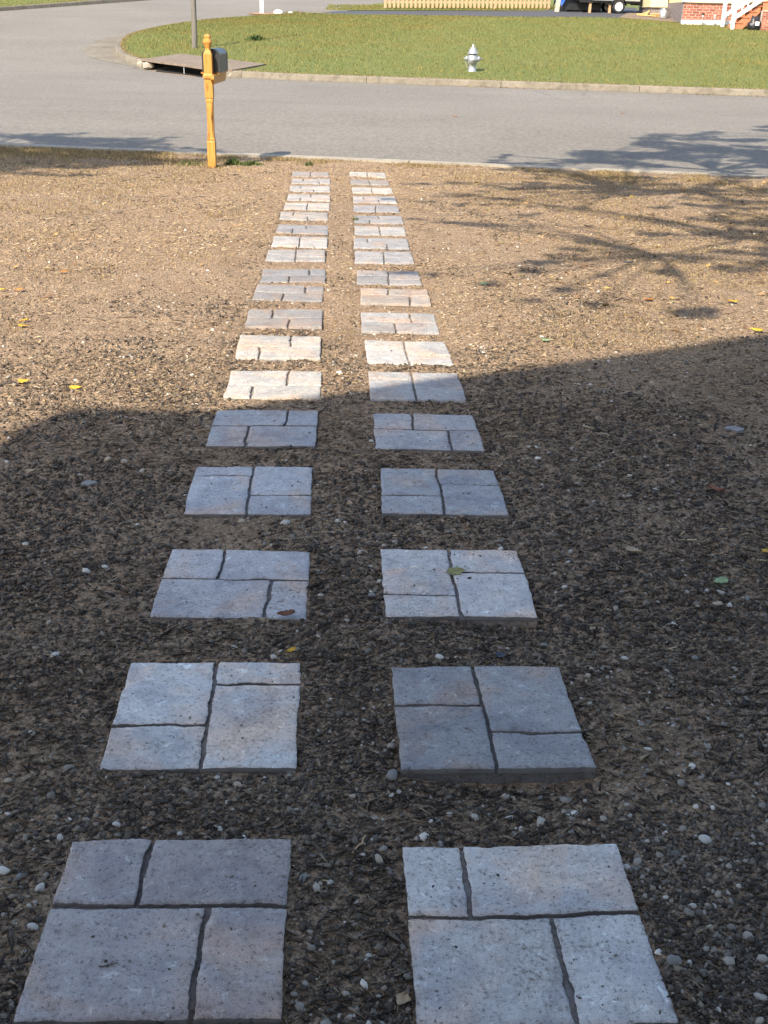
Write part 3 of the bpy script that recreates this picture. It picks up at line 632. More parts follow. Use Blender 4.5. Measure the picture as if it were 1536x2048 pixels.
def blades(name, P, h, wid, mat, label, cat, lean=.5, seed=1, kind='stuff', curl=.5, parent=None):
    """curved grass blades, 3 triangles each (one quad and a tip), in one mesh"""
    rng = np.random.default_rng(seed); n = len(P); a = rng.uniform(0, 2 * np.pi, n); b = rng.uniform(0, 2 * np.pi, n); le = np.abs(rng.normal(0, lean, n))
    sx, sy = np.cos(a) * wid / 2, np.sin(a) * wid / 2; lx, ly = np.cos(b) * le * h, np.sin(b) * le * h
    z0 = np.zeros(n)
    V = np.stack([np.stack([-sx, -sy, z0 - .01], -1), np.stack([sx, sy, z0 - .01], -1), np.stack([sx * .8 + lx * .35, sy * .8 + ly * .35, h * .6], -1), np.stack([-sx * .8 + lx * .35, -sy * .8 + ly * .35, h * .6], -1), np.stack([lx, ly, h * (1 - curl * np.minimum(le, 1) * .5)], -1)], 1) + P[:, None, :]
    o5 = (np.arange(n) * 5)[:, None, None]; F = np.array([(0, 1, 2), (0, 2, 3), (3, 2, 4)])[None] + o5
    o = ob(name, np_mesh(name, V.reshape(-1, 3), F.reshape(-1, 3), mat), parent)
    return tag(o, label, cat, kind=kind)

def dry_edge():
    rng = np.random.default_rng(21); n = 60000
    # matted dead grass along the street edge, thicker to the left of the mailbox
    u = rng.uniform(-6.5, 6.5, n); w = -np.abs(rng.normal(.10, .55, n)) - .175; P = [from_uw(a, b) for a, b in zip(u, w)]; P = np.array(P)
    x, y = P[:, 0], P[:, 1]; d = slab_dist(x, y); cl = fbm(x, y, 2.3, 4, 61); wt = np.interp(u, [-6.5, -3, -1.6, -1.0, .2, .8, 2.5, 6.5], [.8, .75, .5, -.1, -.35, .05, .15, .2])
    k = (d > .02) & (cl + wt * .6 + .5 * np.exp(w / .25) - .35 + rng.normal(0, .12, n) > 0); x, y, u, w = x[k], y[k], u[k], w[k]; n = len(x)
    h = rng.uniform(.015, .05, n) * np.interp(u, [-6.5, -2, 0, 6.5], [1.35, 1.1, .8, 1.0]) * (1 + .5 * np.exp(w / .12))
    blades('dry_grass', np.stack([x, y, soil_z(x, y)], -1), h, rng.uniform(.003, .007, n), M['drygrass'], 'matted dry brown grass along the street edge of the yard', 'dry grass', 1.1, 22)
    # thinner dead turf across the right and left of the yard
    n = 90000; x = rng.uniform(-5.2, 5.2, n); y = rng.uniform(5.2, 13.0, n); d = slab_dist(x, y); cl = fbm(x, y, 1.5, 4, 63)
    bias = np.interp(x, [-5, -2.5, -1.3, .45, 1.2, 2.2, 5], [.20, .06, -.40, -.45, -.02, .20, .28]) + .12 * np.clip((y - 9.5) / 3, 0, 1); k = (d > .05) & (np.abs(x) < .40 * y + .5) & (cl + bias + rng.normal(0, .10, n) > .08)
    x, y = x[k], y[k]; n = len(x)
    blades('dead_turf', np.stack([x, y, soil_z(x, y)], -1), rng.uniform(.008, .03, n), rng.uniform(.003, .006, n), M['drygrass'], 'sparse dead turf in patches over the bare yard', 'dead turf', 1.3, 24)
dry_edge()

def lawn_grass():
    rng = np.random.default_rng(31); out = []
    A = offset(KL, .19 * kerb_side); n = 190000
    i = rng.integers(0, len(A) - 1, n); f = rng.random(n)[:, None]; a = A[i] * (1 - f) + A[i + 1] * f; b = Bp[i] * (1 - f) + Bp[i + 1] * f
    seglen = np.hypot(*(A[1:] - A[:-1]).T)
    t = rng.random(n)[:, None] ** .9; P = a * (1 - t) + b * t
    k = (P[:, 0] > -10) & (P[:, 0] < 17) & (np.abs(P[:, 0]) < .37 * P[:, 1] + 1.5)
    # keep clear of the inlet slab, the bare ring at the hydrant
    k &= ~((np.hypot(P[:, 0] - 2.02, P[:, 1] - 30.5) < .28))
    ax, ay = -6.4, 32.6; bx, by = -3.95, 30.2; L = math.hypot(bx - ax, by - ay); tx, ty = (bx - ax) / L, (by - ay) / L
    al = (P[:, 0] - ax) * tx + (P[:, 1] - ay) * ty; ac = -(P[:, 0] - ax) * ty + (P[:, 1] - ay) * tx
    k &= ~((al > -.2) & (al < L + .2) & (np.abs(ac) < .85)); P = P[k]; n = len(P)
    cl = fbm(P[:, 0], P[:, 1], .5, 4, 71); P3 = np.column_stack([P, lawn_z(P[:, 0], P[:, 1]) + .004])
    h = rng.uniform(.03, .075, n) * (1 + .45 * cl)
    blades('grass', P3, h, rng.uniform(.010, .020, n), M['blade'], 'mown green grass of the lawn across the street', 'grass', .7, 32)
    # verge on the far side of the side street and the strip by the fence
    n = 14000; i = rng.integers(20, 70, n); f = rng.random(n)[:, None]; S1 = offset(SK, .19 * sd); S2 = offset(SK, 7 * sd)
    t = rng.random(n)[:, None] ** 1.5; a = S1[i] * (1 - f) + S1[i + 1] * f; b = S2[i] * (1 - f) + S2[i + 1] * f; P = a * (1 - t) + b * t
    Q = np.column_stack([rng.uniform(-3.2, 9, 9000), rng.uniform(0, 1, 9000)]); Q = np.column_stack([Q[:, 0], 52.7 + (Q[:, 0] + 3) * .22 + Q[:, 1] * 3.0]); P = np.vstack([P, Q]); n = len(P)
    blades('verge_grass', np.column_stack([P, lawn_z(P[:, 0], P[:, 1]) + .01]), rng.uniform(.04, .09, n), rng.uniform(.014, .026, n), M['blade'], 'rough grass on the verge beyond the side street', 'grass', .7, 34)
lawn_grass()

# ------------------------------------------------------------------ storm drain in the corner kerb
def storm_drain():
    p = np.array([KL[INLET[0] - 1], KL[INLET[-1] + 1]]); root = thing('storm_drain', 'concrete kerb inlet with dark slot under a brown cover slab', 'storm drain', (float(p[0][0]), float(p[0][1]), float(road_z(*p[0]))))
    O = np.array(root.location)
    poly = [p[1], (-6.1, 33.25), (-3.55, 31.0), p[0]]; fr = [p[1] + (p[0] - p[1]) * t for t in np.linspace(0, 1, 9)]
    fr = [np.array(KL[i]) for i in range(INLET[-1] + 1, INLET[0] - 2, -1)]
    bm = bmesh.new(); loop = [(*q, float(lawn_z(*q)) + .038) for q in fr] + [(-3.45, 31.05, float(lawn_z(-3.45, 31.05)) + .038), (-6.15, 33.35, float(lawn_z(-6.15, 33.35)) + .038)]
    t = [bm.verts.new(Vector(q) - Vector(O)) for q in loop]; b = [bm.verts.new(Vector(q) - Vector(O) - Vector((0, 0, .042))) for q in loop]
    bm.faces.new(t); bm.faces.new(b[::-1])
    for i in range(len(t)): bm.faces.new((t[i], b[i], b[(i + 1) % len(t)], t[(i + 1) % len(t)]))
    bm_obj('cover_slab', bm, M['inlet'], root)
    # the chamber behind the slot
    bk = offset(np.array(fr), .55) if np.mean(offset(np.array(fr), .5)[:, 1]) > np.mean(np.array(fr)[:, 1]) else offset(np.array(fr), -.55)
    bm = bmesh.new(); rows = []
    for q, r in list(zip(fr, bk))[1:-1]:
        z = float(road_z(*q)); rows.append([bm.verts.new(Vector(v) - Vector(O)) for v in ((q[0], q[1], float(street_z(q[0], q[1])) - .02), (q[0], q[1], z - .5), (r[0], r[1], z - .5), (r[0], r[1], z + .10))])
    for a, c in zip(rows, rows[1:]):
        for k in range(3): bm.faces.new((a[k], a[k + 1], c[k + 1], c[k]))
    bm.faces.new(rows[0]); bm.faces.new(rows[-1])
    bm_obj('chamber', bm, M['dark'], root)
    bm = bmesh.new()                                         # near-black sheet over the asphalt, painting the shade inside the slot
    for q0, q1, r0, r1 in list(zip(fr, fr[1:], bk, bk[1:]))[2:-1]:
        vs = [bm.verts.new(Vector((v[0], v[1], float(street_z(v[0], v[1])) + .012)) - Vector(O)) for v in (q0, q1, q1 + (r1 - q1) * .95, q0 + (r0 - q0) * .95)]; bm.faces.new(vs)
    bm_obj('slot_shade', bm, M['dark'], root)
    for q in (fr[0], fr[1], fr[-1]):                                # chipped concrete ends of the slot
        bm = bmesh.new(); z = float(road_z(*q)); c = Vector((q[0], q[1] + .10, z + .03)) - Vector(O)
        bmesh.ops.create_icosphere(bm, subdivisions=2, radius=.11, matrix=Matrix.Translation(c) @ Matrix.Diagonal((1.5, 1, .9, 1)))
        for v in bm.verts: v.co += Vector((random.uniform(-.015, .015), random.uniform(-.015, .015), random.uniform(-.015, .015)))
        bm_obj('slot_end', bm, M['kerb_pale'], root)
    q = fr[len(fr) // 2]; bm = bmesh.new(); beam(bm, Vector((q[0], q[1] + .06, float(road_z(*q)) - .05)) - Vector(O), Vector((q[0], q[1] + .06, float(road_z(*q)) + .12)) - Vector(O), .02, .02); bm_obj('slot_bar', bm, M['zinc'], root)
storm_drain()

# ------------------------------------------------------------------ mailbox
def mailbox():
    x, y = -2.063, 12.84; root = thing('mailbox', 'black mailbox on a turned honey coloured wooden post at the street edge', 'mailbox', (x, y, float(yard_z(x, y)) - .02), math.radians(-1.5))
    s = .0445
    bm = bmesh.new()
    loft_sq(bm, [(-.15, s, .003), (.290, s, .003), (.300, s - .006, .004), (.308, s - .006, .004), (.312, s - .001, .003), (.326, s - .001, .003), (.332, s - .008, .006), (.345, s - .007, .010), (.40, s - .008, .017),
                 (.60, s - .008, .018), (.66, s - .007, .012), (.705, s - .008, .006), (.712, s - .004, .003), (.738, s - .004, .003), (.745, s - .008, .004), (.756, s, .003), (1.20, s, .003), (1.228, s - .008, .006), (1.248, s - .022, .008)])
    bm_obj('post', bm, M['wood'], root)
    bm = bmesh.new(); loft_sq(bm, [(.955, s + .004, .002), (.958, s + .014, .003), (.985, s + .014, .003), (.992, s + .010, .004), (1.006, s + .003, .003)]); bm_obj('collar', bm, M['wood'], root)
    bm = bmesh.new(); loft_sq(bm, [(1.246, s - .020, .010), (1.262, s - .021, .010), (1.285, s - .012, .012), (1.320, s + .001, .016), (1.345, s - .002, .016), (1.358, s - .016, .010), (1.364, s - .017, .008), (1.368, s - .011, .008), (1.386, s - .011, .009), (1.398, s - .020, .008), (1.402, s - .030, .006)])
    bm_obj('finial', bm, M['wood'], root)
    bm = bmesh.new(); poly = [(-.16, .995), (.62, .995), (.62, .955), (.56, .905), (-.10, .905), (-.16, .955)]
    a = [bm.verts.new((.0465, p, z)) for p, z in poly]; b = [bm.verts.new((.083, p, z)) for p, z in poly]; bm.faces.new(a[::-1]); bm.faces.new(b)
    for i in range(len(poly)): bm.faces.new((a[i], b[i], b[(i + 1) % 6], a[(i + 1) % 6]))
    bm_obj('arm', bm, M['wood'], root)
    bm = bmesh.new(); box(bm, -.10, .105, .06, .60, .996, 1.014); bm_obj('shelf_board', bm, M['wood'], root)
    # box: rounded-top tunnel, its back end towards the yard
    def arch(w, zb, zs, n=12):
        return [(-w, zb)] + [(-w * math.cos(a), zs + w * .62 * math.sin(a)) for a in np.linspace(0, math.pi, n)] + [(w, zb)]
    cx = .020; w = .096
    bm = bmesh.new(); prism(bm, [(px + cx, pz) for px, pz in arch(w, 1.016, 1.195)], .062, .54); bx = bm_obj('box', bm, M['mailblack'], root)
    o = arch(w + .004, 1.0155, 1.195); i_ = arch(w - .010, 1.024, 1.193)
    for yy0, yy1 in ((.052, .070), (.532, .552)):
        bm = bmesh.new(); A = [bm.verts.new((px + cx, yy0, pz)) for px, pz in o]; B = [bm.verts.new((px + cx, yy0, pz)) for px, pz in i_]; C = [bm.verts.new((px + cx, yy1, pz)) for px, pz in o]; n = len(o)
        for k in range(n): bm.faces.new((A[k], A[(k + 1) % n], B[(k + 1) % n], B[k])); bm.faces.new((A[k], C[k], C[(k + 1) % n], A[(k + 1) % n]))
        bm_obj('rim', bm, M['mailblack'], bx)
    bm = bmesh.new(); prism(bm, [(px + cx, pz) for px, pz in arch(w - .004, 1.018, 1.193)], .553, .568); bm_obj('door', bm, M['mailblack'], bx)
mailbox()

# ------------------------------------------------------------------ fire hydrant
def hydrant():
    x, y = 1.99, 30.55; root = thing('fire_hydrant', 'silver painted fire hydrant standing on the lawn by the kerb', 'fire hydrant', (x, y, float(lawn_z(x, y)) - .01), math.radians(-4))
    bm = bmesh.new(); lathe(bm, [(.112, -.05), (.112, .03), (.105, .035), (.098, .045), (.094, .18), (.112, .20), (.124, .24), (.124, .37), (.112, .40), (.098, .41)], 24); bm_obj('barrel', bm, M['silver'], root, True)
    bm = bmesh.new(); lathe(bm, [(.088, .41), (.088, .428), (.140, .43), (.146, .445), (.140, .458), (.112, .462), (.106, .49), (.088, .54), (.058, .575), (.034, .588), (.024, .59), (.022, .65), (.014, .668)], 24); bo = bm_obj('bonnet', bm, M['silver'], root, True)
    for a in range(6):
        bm = bmesh.new(); an = a * math.pi / 3 + .3; c, s_ = math.cos(an), math.sin(an)
        beam(bm, (c * .104, s_ * .104, .462), (c * .05, s_ * .05, .59), .012, .02); bm_obj('rib', bm, M['silver'], bo)
    def nozzle(ang, r, L, z):
        R = Matrix.Translation((0, 0, z)) @ Matrix.Rotation(ang, 4, 'Z') @ Matrix.Rotation(math.radians(90), 4, 'Y')
        bm = bmesh.new(); lathe(bm, [(r * .9, .08), (r * .9, .12 + L * .3), (r * 1.2, .125 + L * .3), (r * 1.2, .125 + L * .75), (r * .95, .13 + L), (r * .48, .132 + L), (r * .42, .175 + L), (r * .2, .178 + L)], 16, R); bm_obj('nozzle_cap', bm, M['silver'], root, True)
    nozzle(0, .060, .055, .315); nozzle(math.pi, .060, .055, .315); nozzle(-math.pi / 2 + .12, .080, .05, .30)
    for sx, e in ((-1, .05), (1, .03), (.15, .0)):
        bm = bmesh.new(); pts = [(sx * .165, -.02 - (abs(sx) < .5) * .15, .28), (sx * (.17), -.04, .20), (sx * .13 + .0, -.05, .10), (sx * .10, -.06, .06 + e)]; tube(bm, pts, .006, 5); bm_obj('chain', bm, M['silver'], root)
hydrant()

# ------------------------------------------------------------------ poles and posts across the street
def far_posts():
    x, y = -6.05, 35.2; z = float(lawn_z(x, y)); root = thing('utility_pole', 'weathered grey wooden pole on the lawn corner behind the storm drain', 'pole', (x, y, z), rot=(0, math.radians(.9), 0))
    bm = bmesh.new(); zs = np.linspace(-.3, 5.6, 22); tube(bm, [(.008 * math.sin(q * 2.1), .008 * math.cos(q * 1.7), q) for q in zs], [.085 - .004 * q + .003 * math.sin(q * 5) for q in zs], 12); bm_obj('shaft', bm, M['pole'], root, True)
    bm = bmesh.new(); lathe(bm, [(.064, 5.59), (.072, 5.60), (.072, 5.66), (.0, 5.70)], 12); bm_obj('cap', bm, M['zinc'], root)
    bm = bmesh.new(); box(bm, -.03, .03, -.093, -.086, 1.5, 1.58); bm_obj('tag_plate', bm, M['zinc'], root)
    x, y = -5.62, 49.35; z = float(lawn_z(x, y)); root = thing('white_post', 'square white post at the street end of the dark driveway', 'post', (x, y, z))
    bm = bmesh.new(); box(bm, -.07, .07, -.07, .07, -.2, 1.75); bm_obj('shaft', bm, M['white'], root, bevel=.006)
    bm = bmesh.new(); loft_sq(bm, [(1.75, .085, .004), (1.78, .085, .004), (1.80, .06, .006), (1.86, .01, .003)]); bm_obj('cap', bm, M['white'], root)
    bm = bmesh.new(); loft_sq(bm, [(0, .088, .006), (.10, .088, .006), (.12, .073, .006)]); bm_obj('base_trim', bm, M['white'], root)
    # bed of bark at its foot and the stones in it
    bm = bmesh.new(); bmesh.ops.create_uvsphere(bm, u_segments=18, v_segments=8, radius=1)
    for v in bm.verts: v.co = Vector((v.co.x * .95 * (1 + .15 * math.sin(v.co.y * 7)), v.co.y * .45, v.co.z * .06)) + Vector((random.uniform(-.03, .03), random.uniform(-.03, .03), 0))
    o = bm_obj('flower_bed', bm, simple('bark_mulch', (.20, .125, .07), .95, 0, .5, 9, .03), None, True); o.location = (-5.2, 49.55, float(lawn_z(-5.2, 49.55))); tag(o, 'small bed of tan bark at the foot of the white post', 'flower bed')
    for (px, py, r, m, lab) in ((-4.95, 49.35, .17, 'white', 'white rock in the bark bed beside the white post'), (-4.45, 49.65, .10, 'pale_stone', 'low tan stone between the white rock and the driveway'), (-4.05, 49.75, .11, 'bark', 'dark brown stone in the bark bed nearest the driveway')):
        bm = bmesh.new(); bmesh.ops.create_icosphere(bm, subdivisions=2, radius=r)
        for v in bm.verts: v.co = Vector((v.co.x * 1.2, v.co.y, v.co.z * .8)) * random.uniform(.86, 1.1)
        o = bm_obj('rock', bm, M[m], None, True); o.location = (px, py, float(lawn_z(px, py)) + r * .45); tag(o, lab, 'rock')
far_posts()

# ------------------------------------------------------------------ picket fence
def fence():
    a = np.array((-.55, 53.75)); b = np.array((7.0, 55.35)); L = float(np.hypot(*(b - a))); an = math.atan2(b[1] - a[1], b[0] - a[0])
    za = float(lawn_z(*a)); zb = float(lawn_z(*b)); root = thing('picket_fence', 'tan wooden picket fence along the far side of the dark driveway', 'fence', (a[0], a[1], za), an)
    sl = (zb - za) / L; n = 39; st = L / n; me = None
    for i in range(n + 1):
        q = i * st
        if me is None:
            bm = bmesh.new(); poly = [(-.05, .06), (.05, .06), (.05, 1.14), (.022, 1.19), (-.022, 1.19), (-.05, 1.14)]; prism(bm, poly, -.012, .012); o = bm_obj('picket', bm, M['picket'], root, bevel=0); me = o.data
        else: o = ob('picket', me, root)
        o.location = (q, 0, q * sl + random.uniform(-.008, .008)); o.rotation_euler = (0, random.uniform(-.012, .012), 0)
    for zr in (.30, .92):
        bm = bmesh.new(); beam(bm, (0, .04, zr), (L, .04, zr + L * sl), .038, .089); bm_obj('rail', bm, M['picket'], root)
    for k in range(4):
        q = k * L / 3; bm = bmesh.new(); box(bm, q - .045, q + .045, .061, .15, -.3 + q * sl, 1.22 + q * sl); bm_obj('post', bm, M['picket'], root, bevel=.006)
    x, y = 7.2, 54.0; z = float(lawn_z(x, y)); root = thing('block_post', 'stubby beige block post leaning at the end of the picket fence', 'post', (x, y, z), rot=(0, math.radians(5), .2))
    bm = bmesh.new(); box(bm, -.085, .085, -.085, .085, -.1, .52); bm_obj('shaft', bm, M['pale_stone'], root, bevel=.012)
    bm = bmesh.new(); loft_sq(bm, [(.52, .07, .01), (.535, .09, .012), (.56, .09, .012), (.58, .05, .01)]); bm_obj('cap', bm, M['pale_stone'], root)
fence()

# ------------------------------------------------------------------ trailer, tarp pile, lumber, bin
def trailer():
    x, y = 9.85, 53.6; z = float(lawn_z(x, y)); root = thing('trailer', 'black utility trailer with a white spoked wheel parked on the driveway', 'trailer', (x, y, z), math.radians(8))
    def wheel(yy):
        R = Matrix.Translation((0, yy, .29)) @ Matrix.Rotation(math.pi / 2, 4, 'X')
        bm = bmesh.new(); pr = [(.185, -.085), (.25, -.092), (.282, -.075), (.29, -.03), (.29, .03), (.282, .075), (.25, .092), (.185, .085)]
        rings = []
        for r, q in pr: rings.append([bm.verts.new(R @ Vector((r * math.cos(a), r * math.sin(a), q))) for a in [2 * math.pi * k / 28 for k in range(28)]])
        rings.append(rings[0])
        for p_, q_ in zip(rings, rings[1:]):
            for k in range(28): bm.faces.new((p_[k], p_[(k + 1) % 28], q_[(k + 1) % 28], q_[k]))
        w = bm_obj('wheel', bm, M['rubber'], root, True)
        bm = bmesh.new(); lathe(bm, [(.186, -.06), (.186, .078), (.168, .080), (.160, .05), (.06, .035), (.055, .075), (.03, .08)], 28, R); bm_obj('rim', bm, M['rim'], w, True)
        for k in range(8):
            a = 2 * math.pi * k / 8; bm = bmesh.new(); p0 = R @ Vector((.065 * math.cos(a), .065 * math.sin(a), .055)); p1 = R @ Vector((.16 * math.cos(a), .16 * math.sin(a), .068)); beam(bm, p0, p1, .03, .012, (0, 1, 0)); bm_obj('spoke', bm, M['rim'], w)
    wheel(-.10); wheel(1.45)
    for yy in (-.10, 1.45):
        bm = bmesh.new(); prev = None
        for a in np.linspace(.12, math.pi - .12, 12):
            cur = [bm.verts.new((.36 * math.cos(a), yy + s_, .29 + .36 * math.sin(a))) for s_ in (-.12, .12)] + [bm.verts.new((.345 * math.cos(a), yy + s_, .29 + .345 * math.sin(a))) for s_ in (.12, -.12)]
            if prev:
                for k in range(4): bm.faces.new((prev[k], prev[(k + 1) % 4], cur[(k + 1) % 4], cur[k]))
            prev = cur
        bm_obj('fender', bm, M['black'], root)
    for yy in (.10, 1.25):
        bm = bmesh.new(); box(bm, -1.75, 1.05, yy - .03, yy + .03, .42, .50); bm_obj('frame_rail', bm, M['black'], root)
        bm = bmesh.new(); box(bm, -1.75, 1.05, yy - .02, yy + .02, .66, .70); box(bm, -1.75, 1.05, yy - .02, yy + .02, .92, .96); bm_obj('side_rail', bm, M['black'], root)
        for q in (-1.72, -1.05, -.42, .42, 1.02):
            bm = bmesh.new(); box(bm, q - .02, q + .02, yy - .021, yy + .021, .50, .96); bm_obj('upright', bm, M['black'], root)
        bm = bmesh.new(); box(bm, -1.7, 1.0, yy - .004, yy + .004, .50, .92); bm_obj('side_panel', bm, M['black'], root)
    bm = bmesh.new(); box(bm, -1.75, 1.05, .13, 1.22, .47, .50); bm_obj('deck', bm, M['black'], root)
    bm = bmesh.new(); box(bm, -1.20, 1.0, -.06, -.03, .52, .60); bm_obj('trim_strip', bm, M['zinc'], root)
    bm = bmesh.new(); box(bm, -.04, .04, -.05, 1.4, .26, .32); bm_obj('axle', bm, M['black'], root)
    for s_ in (.15, 1.20):
        bm = bmesh.new(); beam(bm, (1.0, s_, .42), (2.0, .68, .40), .05, .09); bm_obj('tongue', bm, M['black'], root)
    bm = bmesh.new(); box(bm, 1.08, 1.85, .30, 1.05, .46, .86); bm_obj('tool_box', bm, M['black'], root, bevel=.02)
    bm = bmesh.new(); tube(bm, [(1.8, .68, .02), (1.8, .68, .75)], .03, 8); box(bm, 1.73, 1.87, .61, .75, -.0, .03); bm_obj('jack', bm, M['zinc'], root)
    for q in (-1.22, -.30):                                           # timber props under the bed
        zz = float(lawn_z(x + q, y + .15)) - z; o = None
        bm = bmesh.new(); box(bm, q - .05, q + .05, .12, .24, zz - .02, .415); o = bm_obj('prop_block', bm, M['picket'], root, bevel=.006)
    # tarp-covered load on black boards to the left
    x, y = 7.95, 54.45; z = float(lawn_z(x, y)); root = thing('covered_load', 'blue tarp over a black pallet load beside the trailer', 'tarp pile', (x, y, z), math.radians(8))
    bm = bmesh.new(); box(bm, -.55, 1.25, -.35, .65, .05, .62); bm_obj('load', bm, M['black'], root, bevel=.02)
    for q in (-.45, .35, 1.12):
        bm = bmesh.new(); box(bm, q - .10, q + .10, -.34, .65, -.12, .048); bm_obj('runner', bm, M['black'], root)
    bm = bmesh.new(); bmesh.ops.create_grid(bm, x_segments=26, y_segments=22, size=1)
    for v in bm.verts:
        px, py = v.co.x * .92, v.co.y * .72; out = max(abs(px - .02) - .72, 0) + max(abs(py) - .5, 0)
        v.co = Vector((px * .85 + .10, py + .15, .66 + .20 * math.cos(px * 1.6) - out * 1.1 + .035 * math.sin(px * 13 + py * 5) + .03 * math.sin(py * 17)))
    bm_obj('tarp', bm, M['tarp'], root, True)
    # loose lumber
    spec = [((10.75, 52.6, .06), (11.9, 52.1, .50), .16), ((10.85, 52.2, .05), (11.55, 52.5, .78), .12), ((10.6, 52.9, .04), (12.1, 52.6, .06), .14), ((10.9, 51.9, .045), (12.0, 51.75, .045), .18), ((11.0, 52.0, .115), (12.05, 51.85, .13), .16), ((10.55, 52.35, .05), (11.2, 51.5, .06), .12)]
    labs = ['wide yellow plank propped up against the scrap lumber', 'narrow yellow board standing steeply in the scrap lumber', 'long yellow board lying behind the scrap lumber', 'wide yellow plank lying flat before the dark foundation', 'yellow plank lying on top of another by the zinc bin', 'short yellow board lying askew on the patio edge']
    for (p, q, w_), lab in zip(spec, labs):
        bx_, by_ = p[0], p[1]; bz = float(lawn_z(bx_, by_)) + .02; bm = bmesh.new(); q2 = Vector((q[0] - p[0], q[1] - p[1], q[2] - p[2] + float(lawn_z(q[0], q[1])) - bz + .02)); beam(bm, (0, 0, 0), q2, w_, .04)
        o = bm_obj('lumber_plank', bm, M['lumber'], None, bevel=.004); o.location = (bx_, by_, bz + p[2] - .02); tag(o, lab, 'plank', 'scrap lumber by the trailer')
    x, y = 11.35, 50.9; z = float(lawn_z(x, y)) + .016; root = thing('bin', 'small zinc bin beside the yellow planks at the house corner', 'bin', (x, y, z))
    bm = bmesh.new(); lathe(bm, [(.15, 0), (.155, .01), (.175, .36), (.17, .36), (.15, .02)], 20); bm_obj('body', bm, M['zinc'], root, True)
    bm = bmesh.new(); lathe(bm, [(.178, .35), (.188, .355), (.188, .375), (.178, .38)], 20); bm_obj('lid_rim', bm, M['zinc'], root, True)
trailer()

